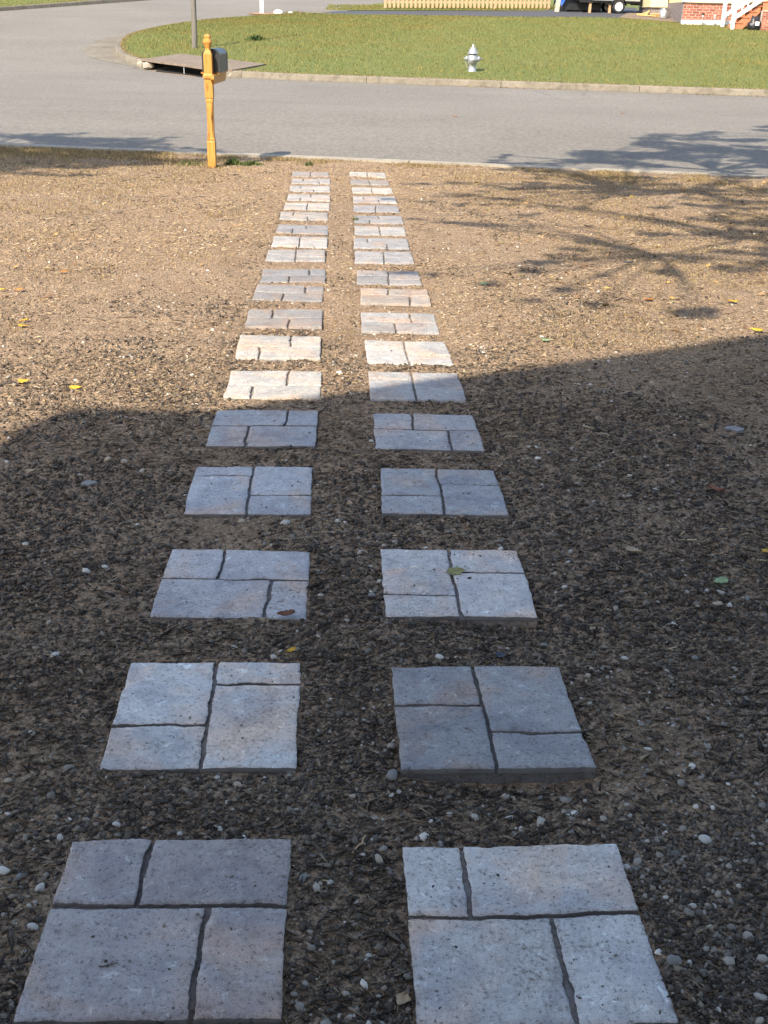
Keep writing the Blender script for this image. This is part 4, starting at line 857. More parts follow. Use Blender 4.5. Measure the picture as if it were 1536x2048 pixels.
# ------------------------------------------------------------------ the house opposite
def far_house():
    x, y = 11.55, 48.3; z = float(lawn_z(x, y)); root = thing('house', 'cream sided house on a red brick foundation across the street', 'house', (x, y, z), -math.radians(3))
    Lh = 9.0; zf0, zf1 = -1.2, .80
    bm = bmesh.new(); box(bm, 0, Lh, .06, 7, zf0, zf1); bm_obj('foundation', bm, M['mortar'], root)
    # brick facing: each brick of the stretch in view
    bw, bh, bd, jt = .245, .078, .10, .017; me = None; rows = 9
    for r_ in range(rows):
        zz = -.075 + r_ * (bh + jt); off = (bw + jt) / 2 if r_ % 2 else 0; k = 0; q = -off
        while q < 4.6:
            a, b = max(q, 0.0), q + bw
            if b - a > .05:
                if b - a > bw - 1e-6:
                    if me is None:
                        bm = bmesh.new(); box(bm, -bw / 2, bw / 2, -bd / 2, bd / 2, -bh / 2, bh / 2); o = bm_obj('brick', bm, M['brick'], root); me = o.data
                    else: o = ob('brick', me, root)
                else:
                    bm = bmesh.new(); hw = (b - a) / 2; box(bm, -hw, hw, -bd / 2, bd / 2, -bh / 2, bh / 2); o = bm_obj('brick', bm, M['brick'], root)
                o.location = ((a + b) / 2, .06 + bd / 2 - .012 + random.uniform(-.002, .002), zz + bh / 2)
            q += bw + jt
    bm = bmesh.new(); box(bm, -.045, -.001, .05, 7, -.4, zf1 - .002); bm_obj('side_foundation', bm, M['greybrick'], root)
    for i in range(14):                                               # lapped siding
        bm = bmesh.new(); z0 = zf1 + i * .19; v = [(-.03, z0, -.035), (-.03, z0 + .20, .0)]
        a = [(-.06, -.030, z0), (Lh, -.030, z0), (Lh, 0.0, z0 + .196), (-.06, 0.0, z0 + .196), (-.06, .06, z0), (Lh, .06, z0), (Lh, .06, z0 + .196), (-.06, .06, z0 + .196)]
        vs = [bm.verts.new(q) for q in a]
        for f in ((0, 1, 2, 3), (5, 4, 7, 6), (0, 4, 5, 1), (3, 2, 6, 7), (0, 3, 7, 4), (1, 5, 6, 2)): bm.faces.new([vs[k] for k in f])
        bm_obj('siding_board', bm, M['siding'], root)
    bm = bmesh.new(); box(bm, 0, Lh, .061, 7, zf1 + .001, zf1 + 2.7); bm_obj('wall', bm, M['siding'], root)
    bm = bmesh.new(); box(bm, -.10, .05, -.045, .055, zf1 + .02, zf1 + 2.6); bm_obj('corner_board', bm, M['white'], root)
    bm = bmesh.new(); zt = zf1 + 2.7
    a = [(-.5, -.6, zt), (Lh + .5, -.6, zt), (Lh + .5, 3.5, zt + 2.2), (-.5, 3.5, zt + 2.2), (-.5, 7.6, zt), (Lh + .5, 7.6, zt)]
    vs = [bm.verts.new(q) for q in a]; lv = [bm.verts.new((q[0], q[1], q[2] + .18)) for q in a]
    for f in ((0, 1, 2, 3), (3, 2, 5, 4)): bm.faces.new([vs[k] for k in f][::-1]); bm.faces.new([lv[k] for k in f])
    for p, q in ((0, 1), (1, 2), (2, 5), (5, 4), (4, 3), (3, 0)): bm.faces.new((vs[p], vs[q], lv[q], lv[p]))
    bm_obj('roof', bm, M['roof'], root)
    for q in (2.0, 6.4):
        bm = bmesh.new(); box(bm, q, q + .9, -.06, -.031, zf1 + .9, zf1 + 2.1); w = bm_obj('window', bm, M['white'], root)
        bm = bmesh.new(); box(bm, q + .07, q + .83, -.068, -.061, zf1 + .97, zf1 + 2.03); bm_obj('pane', bm, M['glass'], w)
    # set-back wing with its dark foundation
    bm = bmesh.new(); box(bm, -.75, -.001, 3.6, 7, -.5, .62); bm_obj('wing_foundation', bm, M['greybrick'], root)
    bm = bmesh.new(); box(bm, -.80, -.062, 3.5, 7, .62, 3.4); bm_obj('wing_wall', bm, M['siding'], root)
    # white edging at its foot
    e = thing('garden_edging', 'low white edging along the foot of the brick foundation', 'edging', (x, y, z), -math.radians(3)); k = 0; q = -.1
    while q < 1.9:
        zz = float(lawn_z(x + q, y - .35)) - z; bm = bmesh.new(); box(bm, q, q + .42, -.36, -.26, zz - .05, zz + .17); bm_obj('block', bm, M['white'], e, bevel=.01); q += .435
    # garden lights
    for i, (q, hh, col) in enumerate(((.62, .42, 'black'), (1.10, .36, 'pale_stone'), (1.60, .38, 'zinc'), (1.98, .36, 'zinc'))):
        px, py = x + q, y - .75; lz = float(lawn_z(px, py)); r_ = thing('garden_light', ['black capped garden light with a white lens before the white edging', 'beige capped garden light before the white edging', 'grey capped garden light with white lens before the white edging', 'grey garden light beside the white stair post'][i], 'garden light', (px, py, lz), group='garden lights along the edging')
        bm = bmesh.new(); tube(bm, [(0, 0, -.05), (0, 0, hh - .10)], .012, 6); bm_obj('stake', bm, M['zinc'], r_)
        bm = bmesh.new(); lathe(bm, [(.03, hh - .10), (.04, hh - .04), (.04, hh - .02)], 10); bm_obj('lens', bm, M['white'], r_)
        bm = bmesh.new(); lathe(bm, [(.075, hh - .02), (.075, hh - .005), (.03, hh + .04), (.01, hh + .045)], 12); bm_obj('cap', bm, M[col], r_)
    # deck with stairs
    dx, dy = 13.35, 45.9; dz = float(lawn_z(dx, dy)); d = thing('deck', 'red stained wooden deck with white stair railings before the house', 'deck', (dx, dy, dz), -math.radians(3))
    bm = bmesh.new(); box(bm, .62, 4.0, -.05, .0, .66, .98); bm_obj('rim_joist', bm, M['deck'], d)
    for i in range(16):
        bm = bmesh.new(); box(bm, .58, 4.0, -.08 + i * .145, -.08 + i * .145 + .138, .982, 1.015); bm_obj('deck_board', bm, M['deck'], d)
    # stairs rise to the right: two stringers, treads, railing on the near and far side
    for yy in (.15, 1.05):
        bm = bmesh.new(); prism(bm, [(-.55, -.25), (-.25, -.25), (.60, .62), (.60, .95), (-.55, -.05)], yy, yy + .045); bm_obj('stringer', bm, M['deck'], d)
    for i in range(5):
        bm = bmesh.new(); q = -.50 + i * .235; zz = .02 + i * .20; box(bm, q, q + .27, .12, 1.12, zz, zz + .035); bm_obj('tread', bm, M['deck'], d)
    for yy, x0 in ((.05, -.40), (1.16, -.55)):
        rl = None; zb = float(lawn_z(dx + x0, dy + yy)) - dz
        bm = bmesh.new(); box(bm, x0 - .065, x0 + .065, yy - .065, yy + .065, zb - .1, zb + 1.35); bm_obj('newel_post', bm, M['white'], d, bevel=.006)
        for h0 in (.42, 1.18):
            bm = bmesh.new(); beam(bm, (x0 + .05, yy, zb + h0), (1.1, yy, zb + h0 + 1.02), .05, .13); bm_obj('hand_rail', bm, M['white'], d)
        for i in range(6):
            q = x0 + .28 + i * .2; zz = zb + .42 + (q - x0 - .05) * .68 * 1.0; bm = bmesh.new(); box(bm, q - .02, q + .02, yy - .02, yy + .02, zz, zz + .8); bm_obj('baluster', bm, M['white'], d)
    for i in range(4):                                                # white railing on the deck itself
        bm = bmesh.new(); q = 1.25 + i * .9; box(bm, q - .05, q + .05, -.04, .06, 1.016, 2.0); bm_obj('rail_post', bm, M['white'], d)
    for h0 in (1.12, 1.92):
        bm = bmesh.new(); box(bm, 1.0, 4.0, -.02, .04, h0, h0 + .07); bm_obj('deck_rail', bm, M['white'], d)
    for i in range(18):
        bm = bmesh.new(); q = 1.08 + i * .16; box(bm, q - .018, q + .018, -.01, .03, 1.12, 1.95); bm_obj('baluster', bm, M['white'], d)
    # brick pier under the deck
    px, py = 14.15, 45.55; pz = float(lawn_z(px, py)); p = thing('brick_pier', 'red brick pier carrying the deck beside the stairs', 'pier', (px, py, pz), -math.radians(3))
    bm = bmesh.new(); box(bm, -.20, .20, .012, .38, -.2, .70); bm_obj('core', bm, M['mortar'], p)
    me = None
    for r_ in range(10):
        zz = -.06 + r_ * .075
        for q, w_ in (((-.105, .195), (.105, .195)) if r_ % 2 else ((-.157, .092), (0, .195), (.157, .092))):
            bm = bmesh.new(); box(bm, q - w_ / 2, q + w_ / 2, 0, .1, zz, zz + .062); o = bm_obj('brick', bm, M['brick'], p)
    bm = bmesh.new(); root2 = thing('plastic_tub', 'mauve plastic tub on the grass beside the brick pier', 'tub', (14.50, 45.35, float(lawn_z(14.5, 45.35))))
    lathe(bm, [(.13, 0), (.17, .30), (.185, .30), (.185, .33), (.17, .33), (.125, .02)], 20); bm_obj('body', bm, M['purple'], root2, True)
    bm = bmesh.new(); tube(bm, [(-.18, 0, .3), (-.12, -.1, .42), (.12, -.1, .42), (.18, 0, .3)], .008, 6); bm_obj('handle', bm, M['zinc'], root2)
    bx_, by_ = 13.72, 45.75; r3 = thing('rubbish_bag', 'black plastic bag with a white wrapper beside the brick pier', 'bag', (bx_, by_, float(lawn_z(bx_, by_))))
    bm = bmesh.new(); bmesh.ops.create_icosphere(bm, subdivisions=3, radius=.24)
    for v in bm.verts: v.co = Vector((v.co.x * 1.1, v.co.y * .8, max(v.co.z, -.16) + .15 + (.12 if v.co.z > .19 else 0))) * (1 + .08 * math.sin(v.co.x * 31 + v.co.z * 23))
    bm_obj('sack', bm, M['black'], r3, True)
    bm = bmesh.new(); box(bm, -.03, .12, -.235, -.205, .16, .30); bm_obj('wrapper', bm, M['white'], r3, bevel=.01)
far_house()

# low dark shrub on the lawn
def weeds():
    rng = np.random.default_rng(3)
    def clump(name, x, y, zf, n, spread, h, label, cat, mat='weed', group=None, wid=.012):
        z = float(zf(x, y)); root = thing(name, label, cat, (x, y, z), group=group)
        P = np.column_stack([rng.normal(0, spread, n), rng.normal(0, spread * .8, n), np.zeros(n)]); hh = h * rng.uniform(.4, 1, n) * np.exp(-(P[:, 0] ** 2 + P[:, 1] ** 2) / (2 * spread ** 2) * .5)
        o = blades('foliage', P, hh, rng.uniform(.6, 1.4, n) * wid, M[mat], None, None, .6, int(n), None, .6, root); return root
    clump('shrub', -4.55, 38.2, lawn_z, 170, .17, .24, 'small dark green shrub growing out on the lawn', 'shrub', wid=.05)
    clump('weed', -1.86, 13.12, soil_z, 180, .05, .11, 'dark green weed close against the mailbox post', 'weed')
    clump('weed', -1.66, 13.16, soil_z, 200, .07, .08, 'bright green weed tuft on the street side of the mailbox post', 'weed')
    clump('weed', -2.35, 13.05, soil_z, 130, .10, .06, 'thin green weed tuft on the open side of the mailbox post', 'weed')
    clump('dry_tuft', -2.05, 12.84, soil_z, 220, .075, .05, 'dry brown tuft of grass round the foot of the mailbox post', 'dry grass', 'drygrass', wid=.006)
    clump('weed', -.985, 13.25, soil_z, 40, .03, .10, 'tiny yellow green weed at the kerb beyond the end of the slab track', 'weed')
    clump('weed', -.30, 9.17, lambda x, y: yard_z(x, y), 26, .014, .05, 'tiny green sprout at the edge of a far slab', 'weed', wid=.005)
weeds()

# ------------------------------------------------------------------ fallen leaves, pebbles, twigs picked out of the photograph
def ground_hit(u, v, zf=None):
    du, dv = u - 768, v - 1024; c, s_ = math.cos(-ROL), math.sin(-ROL); a, b = du * c - dv * s_, du * s_ + dv * c
    d = _rt * (a / FPX) + _fw + _dn * (b / FPX); t = (EYE) / -(d.z + SL * d.y)
    return d.x * t, d.y * t
def leaf_mesh(L, wid, curl, seed, serr=.0):
    rng = random.Random(seed); bm = bmesh.new(); n = 11; rows = []
    for i in range(n):
        t = i / (n - 1); w_ = wid * math.sin(math.pi * min(1, t ** .75)) ** .8 + .0004; w_ *= 1 + serr * (rng.random() - .5)
        row = []
        for j in (-1, -.5, 0, .5, 1):
            row.append(bm.verts.new(((t - .5) * L + .0, j * w_, curl * L * (abs(j) ** 1.5 * .55 + (2 * t - 1) ** 2 * .45) + rng.uniform(-.02, .02) * L)))
        rows.append(row)
    for a, b in zip(rows, rows[1:]):
        for k in range(4): bm.faces.new((a[k], a[k + 1], b[k + 1], b[k]))
    r = bmesh.ops.extrude_face_region(bm, geom=bm.faces[:])
    for v in [e for e in r['geom'] if isinstance(e, bmesh.types.BMVert)]: v.co.z += .0006
    return bm
LEAVES = [  # u, v, length m, colour, yaw, curl, label, on slab?
 (1432, 980, .058, 'rust', -.4, .35, 'curled rust brown leaf on the shaded soil opposite the mailbox side', 0), (1441, 1163, .046, 'pale', .3, .12, 'pale green leaf on the shaded soil opposite the mailbox side', 0),
 (912, 1146, .052, 'olive', .15, .16, 'olive green leaf lying across the joint of a paving slab', 1), (573, 1233, .046, 'brown', .05, .40, 'dark brown curled leaf on the front edge of a paving slab', 1),
 (1265, 1102, .056, 'tan', -.7, .3, 'tan withered leaf on the shaded soil opposite the mailbox side', 0), (1531, 1110, .040, 'yellow', .6, .2, 'yellow leaf on shaded soil beyond the pale green leaf', 0),
 (150, 777, .050, 'yellow', .05, .1, 'bright yellow leaf at the edge of the house shadow', 0), (1297, 598, .060, 'orange', .3, .3, 'orange leaf among dead turf in the dappled shade', 0),
 (1465, 602, .070, 'yellow', .2, .2, 'large yellow leaf among dead turf in the dappled shade', 0), (1513, 662, .062, 'yellow', -.3, .25, 'yellow leaf where the house shadow meets the dead turf', 0),
 (1092, 682, .05, 'pale', -.2, .15, 'pale green leaf on sunlit soil near the house shadow', 0), (968, 567, .05, 'pale', .2, .12, 'pale green leaf on sunlit soil beside the track farther from the mailbox', 0),
 (1176, 455, .080, 'slate', .3, .25, 'slate coloured dead leaf in the dappled shade', 0), (1256, 528, .075, 'slate', -.3, .3, 'slate coloured dead leaf in the dappled shade', 0),
 (1315, 494, .06, 'yellow', .7, .2, 'small yellow leaf in the dappled shade', 0), (1445, 432, .07, 'tan', .5, .3, 'tan leaf in the dappled shade near the street', 0), (1366, 380, .06, 'orange', .1, .3, 'orange leaf in the dappled shade near the street', 0),
 (48, 641, .05, 'yellow', 1.0, .25, 'small yellow leaf on the sunlit soil', 0), (44, 650, .045, 'yellow', .1, .2, 'small yellow leaf on the sunlit soil', 0), (40, 583, .05, 'orange', .0, .2, 'small orange leaf on the sunlit soil', 0), (128, 546, .05, 'orange', .5, .2, 'small orange leaf on the sunlit soil', 0),
 (100, 539, .06, 'tan', -.1, .3, 'tan leaf on the sunlit soil on the mailbox side of the path', 0), (46, 763, .045, 'yellow', .4, .2, 'small yellow leaf on the sunlit soil', 0), (5, 583, .05, 'yellow', -.4, .2, 'small yellow leaf on the sunlit soil', 0),
 (60, 1845 - 900, .035, 'tan', .3, .2, 'tan leaf crumb on the shaded soil on the mailbox side of the path', 0), (805, 1995, .030, 'tan', 1.1, .4, 'withered tan leaf crumb beside the left edge of a paving slab', 0), (1002, 1310, .026, 'slate', .2, .5, 'slate coloured dead leaf scrap between two paving slabs', 0),
 (583, 1308, .024, 'yellow', .5, .5, 'yellowish withered scrap behind the second mailbox side slab', 0), (1240, 265, .08, 'orange', .2, .2, 'orange leaf lying out on the asphalt street', 2), (908, 268, .08, 'orange', -.2, .2, 'orange leaf lying out on the asphalt street', 2)]
def leaves():
    for i, (u, v, L, c, yaw, curl, lab, on) in enumerate(LEAVES):
        x, y = ground_hit(u, v)
        if on == 2: t = 1.085; x, y = x * t, y * t; z = float(road_z(x, y)) + .004
        else: z = (float(yard_z(x, y)) + .003) if on else float(soil_z(x, y)) + .011
        o = bm_obj('fallen_leaf', leaf_mesh(L, L * .36, curl * .6, i, .5), M['leaf_' + c], None, True); o.location = (x, y, z + .001); o.rotation_euler = (random.uniform(-.2, .2), random.uniform(-.1, .15), yaw + (math.pi if i % 2 else 0))
        st = bmesh.new(); tube(st, [(L * .48, 0, curl * .6 * L * .45), (L * .62, L * .04, L * .12), (L * .78, L * .10, L * .06)], L * .012, 5); s_ = bm_obj('stem', st, M['leaf_' + c], o)
        tag(o, lab, 'leaf', {'small yellow leaf on the sunlit soil': 'yellow leaves on the sunlit soil', 'small orange leaf on the sunlit soil': 'orange leaves on the sunlit soil', 'slate coloured dead leaf in the dappled shade': 'slate leaves in the dappled shade', 'orange leaf lying out on the asphalt street': 'orange leaves on the street'}.get(lab))
leaves()
def litter():
    rng = np.random.default_rng(17); n = 900; x = np.concatenate([rng.uniform(.6, 5.2, 620), rng.uniform(-5, -1.2, 280)]); y = np.concatenate([rng.uniform(5.6, 13.3, 620), rng.uniform(5.5, 13.2, 280)]); k = (slab_dist(x, y) > .03) & (Wc(x, y) < -.2); x, y = x[k], y[k]; n = len(x)
    a = rng.uniform(0, 2 * np.pi, n); L = rng.uniform(.012, .034, n); P = np.stack([x, y, soil_z(x, y) + .008], -1); ux = np.stack([np.cos(a), np.sin(a), rng.normal(0, .25, n)], -1) * L[:, None]; vx = np.stack([-np.sin(a), np.cos(a), rng.normal(0, .35, n)], -1) * L[:, None] * .45
    V = np.stack([P - ux, P + vx + [0, 0, .004], P + ux, P - vx + [0, 0, .002]], 1); F = (np.array([(0, 1, 2), (0, 2, 3)])[None] + (np.arange(n) * 4)[:, None, None]).reshape(-1, 3)
    ng = 1500; i = rng.integers(60, 150, ng); g = KL[i] + (KL[i + 1] - KL[i]) * rng.random(ng)[:, None]; T = KL[i + 1] - KL[i]; T = T / np.hypot(T[:, 0], T[:, 1])[:, None]; nrm = np.stack([-T[:, 1], T[:, 0]], -1) * -kerb_side
    g = g + nrm * (.03 + np.abs(rng.normal(0, .07, ng)))[:, None]; kk = vnoise(g[:, 0] * .7, g[:, 1] * 0, 5) + rng.normal(0, .3, ng) > .1; g = g[kk]; ng = len(g)
    a = rng.uniform(0, 2 * np.pi, ng); L = rng.uniform(.012, .03, ng); Pg = np.stack([g[:, 0], g[:, 1], road_z(g[:, 0], g[:, 1]) + .012], -1); ug = np.stack([np.cos(a), np.sin(a), rng.normal(0, .3, ng)], -1) * L[:, None]; vg = np.stack([-np.sin(a), np.cos(a), rng.normal(0, .4, ng)], -1) * L[:, None] * .5
    V = np.vstack([V, np.stack([Pg - ug, Pg + vg, Pg + ug, Pg - vg], 1)]); n += ng; F = (np.array([(0, 1, 2), (0, 2, 3)])[None] + (np.arange(n) * 4)[:, None, None]).reshape(-1, 3)
    nb = 9000; i = rng.integers(50, 250, nb); g = KL[i] + (KL[i + 1] - KL[i]) * rng.random(nb)[:, None]; T = KL[i + 1] - KL[i]; T = T / np.hypot(T[:, 0], T[:, 1])[:, None]; g = g + np.stack([-T[:, 1], T[:, 0]], -1) * kerb_side * (.15 + np.abs(rng.normal(0, .09, nb)))[:, None]
    blades('kerb_fringe', np.column_stack([g, lawn_z(g[:, 0], g[:, 1]) + .004]), rng.uniform(.015, .055, nb), rng.uniform(.008, .016, nb), M['drygrass'], 'dry brown fringe of turf along the lawn kerb', 'dry grass', .9, 91)
    m = island('leaf_litter', ((0, (.05, .035, .025)), (.4, (.16, .09, .05)), (.75, (.30, .19, .09)), (.9, (.42, .27, .06)), (1, (.14, .15, .06))), .75, .2)
    tag(ob('leaf_litter', np_mesh('leaf_litter', V.reshape(-1, 3), F, m)), 'scraps of brown fallen leaf strewn under the trees', 'leaf litter', kind='stuff')
litter()
PEB = [(705, 1583, 22), (757, 1713, 30), (1030, 1608, 14), (1412, 1672, 30), (1510, 1683, 16), (37, 1745, 22), (80, 1775, 28), (65, 1850, 26), (605, 1752, 24), (15, 1558, 20), (110, 1310, 22), (478, 1560, 26), (482, 1041, 22), (572, 1040, 24), (1436, 1205, 26), (1390, 1310, 22), (1187, 1248, 22),
       (692, 1236, 18), (745, 1187, 22), (1176, 1344, 20), (1296, 1494, 18), (786, 1541, 32), (878, 1310, 22), (1085, 1570, 18), (547, 1312, 20), (1030, 1572, 16), (895, 1615, 14), (636, 1270, 16), (1350, 1920, 34), (1382, 1925, 16), (1437, 1780, 24), (1418, 1802, 14), (1430, 1803, 16), (1255, 1722, 20), (1520, 2040, 26), (865, 1688, 26), (884, 1680, 20), (735, 1900, 16), (740, 2035, 22), (660, 1755, 18), (640, 1758, 14), (1005, 1100, 14), (170, 1140, 26), (98, 1240, 16), (210, 1130, 16), (247, 917, 22), (215, 913, 22), (160, 948, 16), (360, 1660, 16), (440, 1650, 18), (290, 1650, 16), (120, 1668, 18), (233, 1645, 20), (1395, 1205, 18), (1460, 1207, 20), (1250, 1310, 18), (1497, 1190, 18), (1130, 1165, 14), (1110, 1140, 14)]
def pebbles():
    mats = [simple('pebble_white', (.44, .41, .36), .75, 0, .15, 60, .001), simple('pebble_tan', (.34, .275, .205), .8, 0, .25, 60, .001), simple('pebble_grey', (.19, .178, .165), .8, 0, .25, 60, .001)]
    lab = ['rounded whitish pebble lying loose on the shaded soil', 'rounded tan pebble lying loose on the shaded soil', 'rounded grey pebble lying loose on the shaded soil']
    meshes = []
    for k in range(6):
        bm = bmesh.new(); bmesh.ops.create_icosphere(bm, subdivisions=2, radius=.5); rr = random.Random(k); q = [Vector((rr.uniform(-1, 1), rr.uniform(-1, 1), rr.uniform(-1, 1))).normalized() for _ in range(5)]
        for v in bm.verts:
            f = 1.0
            for d in q: f -= .55 * max(0, v.co.normalized().dot(d) - .45)
            v.co = Vector((v.co.x * 1.15, v.co.y * .85, v.co.z * .62)) * f
        bmesh.ops.recalc_face_normals(bm, faces=bm.faces[:]); me = bpy.data.meshes.new('pebble'); bm.to_mesh(me); bm.free(); me.polygons.foreach_set('use_smooth', np.ones(len(me.polygons), bool)); meshes.append(me)
    vs = {}
    for i, (u, v, px) in enumerate(PEB):
        x, y = ground_hit(u, v); dist = math.hypot(y, EYE); s_ = px / FPX * dist * .95; ci = random.Random(i * 7).choice((0, 0, 1, 1, 2)); k = (i % 6, ci)
        if k not in vs: m = meshes[i % 6].copy(); m.materials.append(mats[ci]); vs[k] = m
        if float(slab_dist(np.array([x]), np.array([y]))[0]) < .006: continue
        o = ob('pebble', vs[k]); o.scale = (s_, s_, s_); o.location = (x, y, float(soil_z(x, y)) + s_ * .07); o.rotation_euler = (random.Random(i).uniform(-.4, .4), random.Random(i + 99).uniform(-.4, .4), i * 1.7); tag(o, lab[ci], 'pebble', ['loose whitish pebbles', 'loose tan pebbles', 'loose grey pebbles'][ci])
    for u, v, w_, lab_ in ((178, 967, .055, 'flat pale stone half buried in mulch on the mailbox side of the path'), (1468, 856, .085, 'flat grey stone on the shaded soil opposite the mailbox side'), (1075, 442, .0, '')):
        if not w_: continue
        x, y = ground_hit(u, v); bm = bmesh.new(); n = 9; rr = random.Random(u); ring = [(math.cos(a) * w_ * .5 * rr.uniform(.55, 1.15), math.sin(a) * w_ * .36 * rr.uniform(.5, 1.15)) for a in [2 * math.pi * k / n for k in range(n)]]
        b = [bm.verts.new((p[0], p[1], -.012)) for p in ring]; t = [bm.verts.new((p[0] * .92, p[1] * .92, .005)) for p in ring]; bm.faces.new(t); bm.faces.new(b[::-1])
        for k in range(n): bm.faces.new((b[k], b[(k + 1) % n], t[(k + 1) % n], t[k]))
        o = bm_obj('flat_stone', bm, simple('flat_stone', (.19, .185, .18), .8, 0, .2, 40, .001)); o.location = (x, y, float(soil_z(x, y)) + .004); tag(o, lab_, 'stone')
pebbles()
TWIGS = [(217, 1934, .030, .30, 1, 'short dark twig lying on the purplish front slab'), (938, 1462, .020, -.55, 1, 'short dark twig on the dark second slab of the track farther from the mailbox'), (560, 1206, .018, .02, 1, 'tiny dark twig on a slab beside the dark brown leaf'),
         (1090, 470, .16, 1.1, 0, 'pale dry twig sticking out of the dead turf in dappled shade'), (1143, 508, .15, 1.35, 0, 'thin upright dry twig in the dappled shade'), (720, 1685, .05, 1.05, 0, 'thin straw coloured twig between the front slabs'), (1240, 1430, .03, -.7, 0, 'thin pale twig on soil beside the dark second slab'), (985, 1560, .055, .95, 0, 'bent brown twig leaning on the dark second slab'), (690, 1480, .03, .7, 0, 'small brown twig between the two slab tracks'), (1050, 730, .09, .15, 0, 'short brown stick at the edge of the house shadow')]
def twigs():
    for i, (u, v, L, yaw, on, lab) in enumerate(TWIGS):
        x, y = ground_hit(u, v); z = (float(yard_z(x, y)) + .0035) if on else float(soil_z(x, y)) + .007; rr = random.Random(i); r = max(L * .045, .0009)
        bm = bmesh.new(); n = 6; pts = [((t - .5) * L, rr.uniform(-.06, .06) * L, rr.uniform(0, .05) * L) for t in np.linspace(0, 1, n)]; tube(bm, pts, [r * (1.1 - .5 * k / n) for k in range(n)], 6)
        if i % 2 == 0: tube(bm, [pts[3], (pts[3][0] + L * .16, pts[3][1] + L * .12, pts[3][2] + L * .05)], [r * .6, r * .3], 5)
        dark = 'pale' not in lab and 'straw' not in lab and 'dry' not in lab
        o = bm_obj('twig', bm, M['bark'] if dark else M['picket'], None, True); o.location = (x, y, z); o.rotation_euler = (0, -.12 if not on else 0, yaw); tag(o, lab, 'twig')
twigs()

# ------------------------------------------------------------------ what throws the shadows: the house behind the viewer and two trees
def own_house():
    y0 = -1.2; hx, hy, te = SUN_H.x, SUN_H.y, math.tan(SUN_EL)
    def src(x, y): k = (y - y0) / hy; return x - hx * k, k * te - SL * y
    e0 = src(-1.25, 4.09); e1 = src(-.74, 4.07); r1 = src(2.01, 5.63); sl = (r1[1] - e1[1]) / (r1[0] - e1[0]); rx = .9; rz = e1[1] + (rx - e1[0]) * sl
    x0, zE = e0[0], e1[1]; x1 = 2 * rx - x0; x1e = 2 * rx - e1[0]
    root = thing('house', 'pale sided gabled house whose shadow covers the near paving slabs', 'house', (0, 0, 0))
    wl_ = x0 + .12; wr = x1 - .12
    bm = bmesh.new(); prism(bm, [(wl_, -.3), (wr, -.3), (wr, zE - .28), (x1e, zE - .10), (rx, rz - .30), (e1[0], zE - .10), (wl_, zE - .28)], y0 - .35, y0 - 8); bm_obj('wall', bm, M['yard_siding'], root)
    for sgn in (-1, 1):
        ex = e1[0] if sgn < 0 else x1e; ox = x0 if sgn < 0 else x1
        bm = bmesh.new(); prism(bm, [(ex, zE), (rx, rz), (rx, rz - .22), (ex, zE - .26)][:: 1 if sgn < 0 else -1], y0, y0 - 8.4); bm_obj('roof', bm, M['roof'], root)
        bm = bmesh.new(); a, b = sorted((ox, ex + .001 * sgn)); box(bm, a, b, y0 - 8.4, y0, zE - .27, zE); bm_obj('eave_box', bm, M['white'], root)
    bm = bmesh.new(); box(bm, 1.2, 2.15, y0 - .36, y0 - .30, -.05, 2.05); dr = bm_obj('door', bm, M['white'], root)
    bm = bmesh.new(); tube(bm, [(1.3, y0 - .30, .98), (1.3, y0 - .24, .98)], .025, 8); bm_obj('handle', bm, M['zinc'], dr)
    for q in (-2.6, 3.2):
        for zz in (.9, 3.6):
            bm = bmesh.new(); box(bm, q, q + .95, y0 - .36, y0 - .31, zz, zz + 1.3); w = bm_obj('window', bm, M['white'], root)
            bm = bmesh.new(); box(bm, q + .07, q + .88, y0 - .308, y0 - .30, zz + .07, zz + 1.23); bm_obj('pane', bm, M['glass'], w)
own_house()

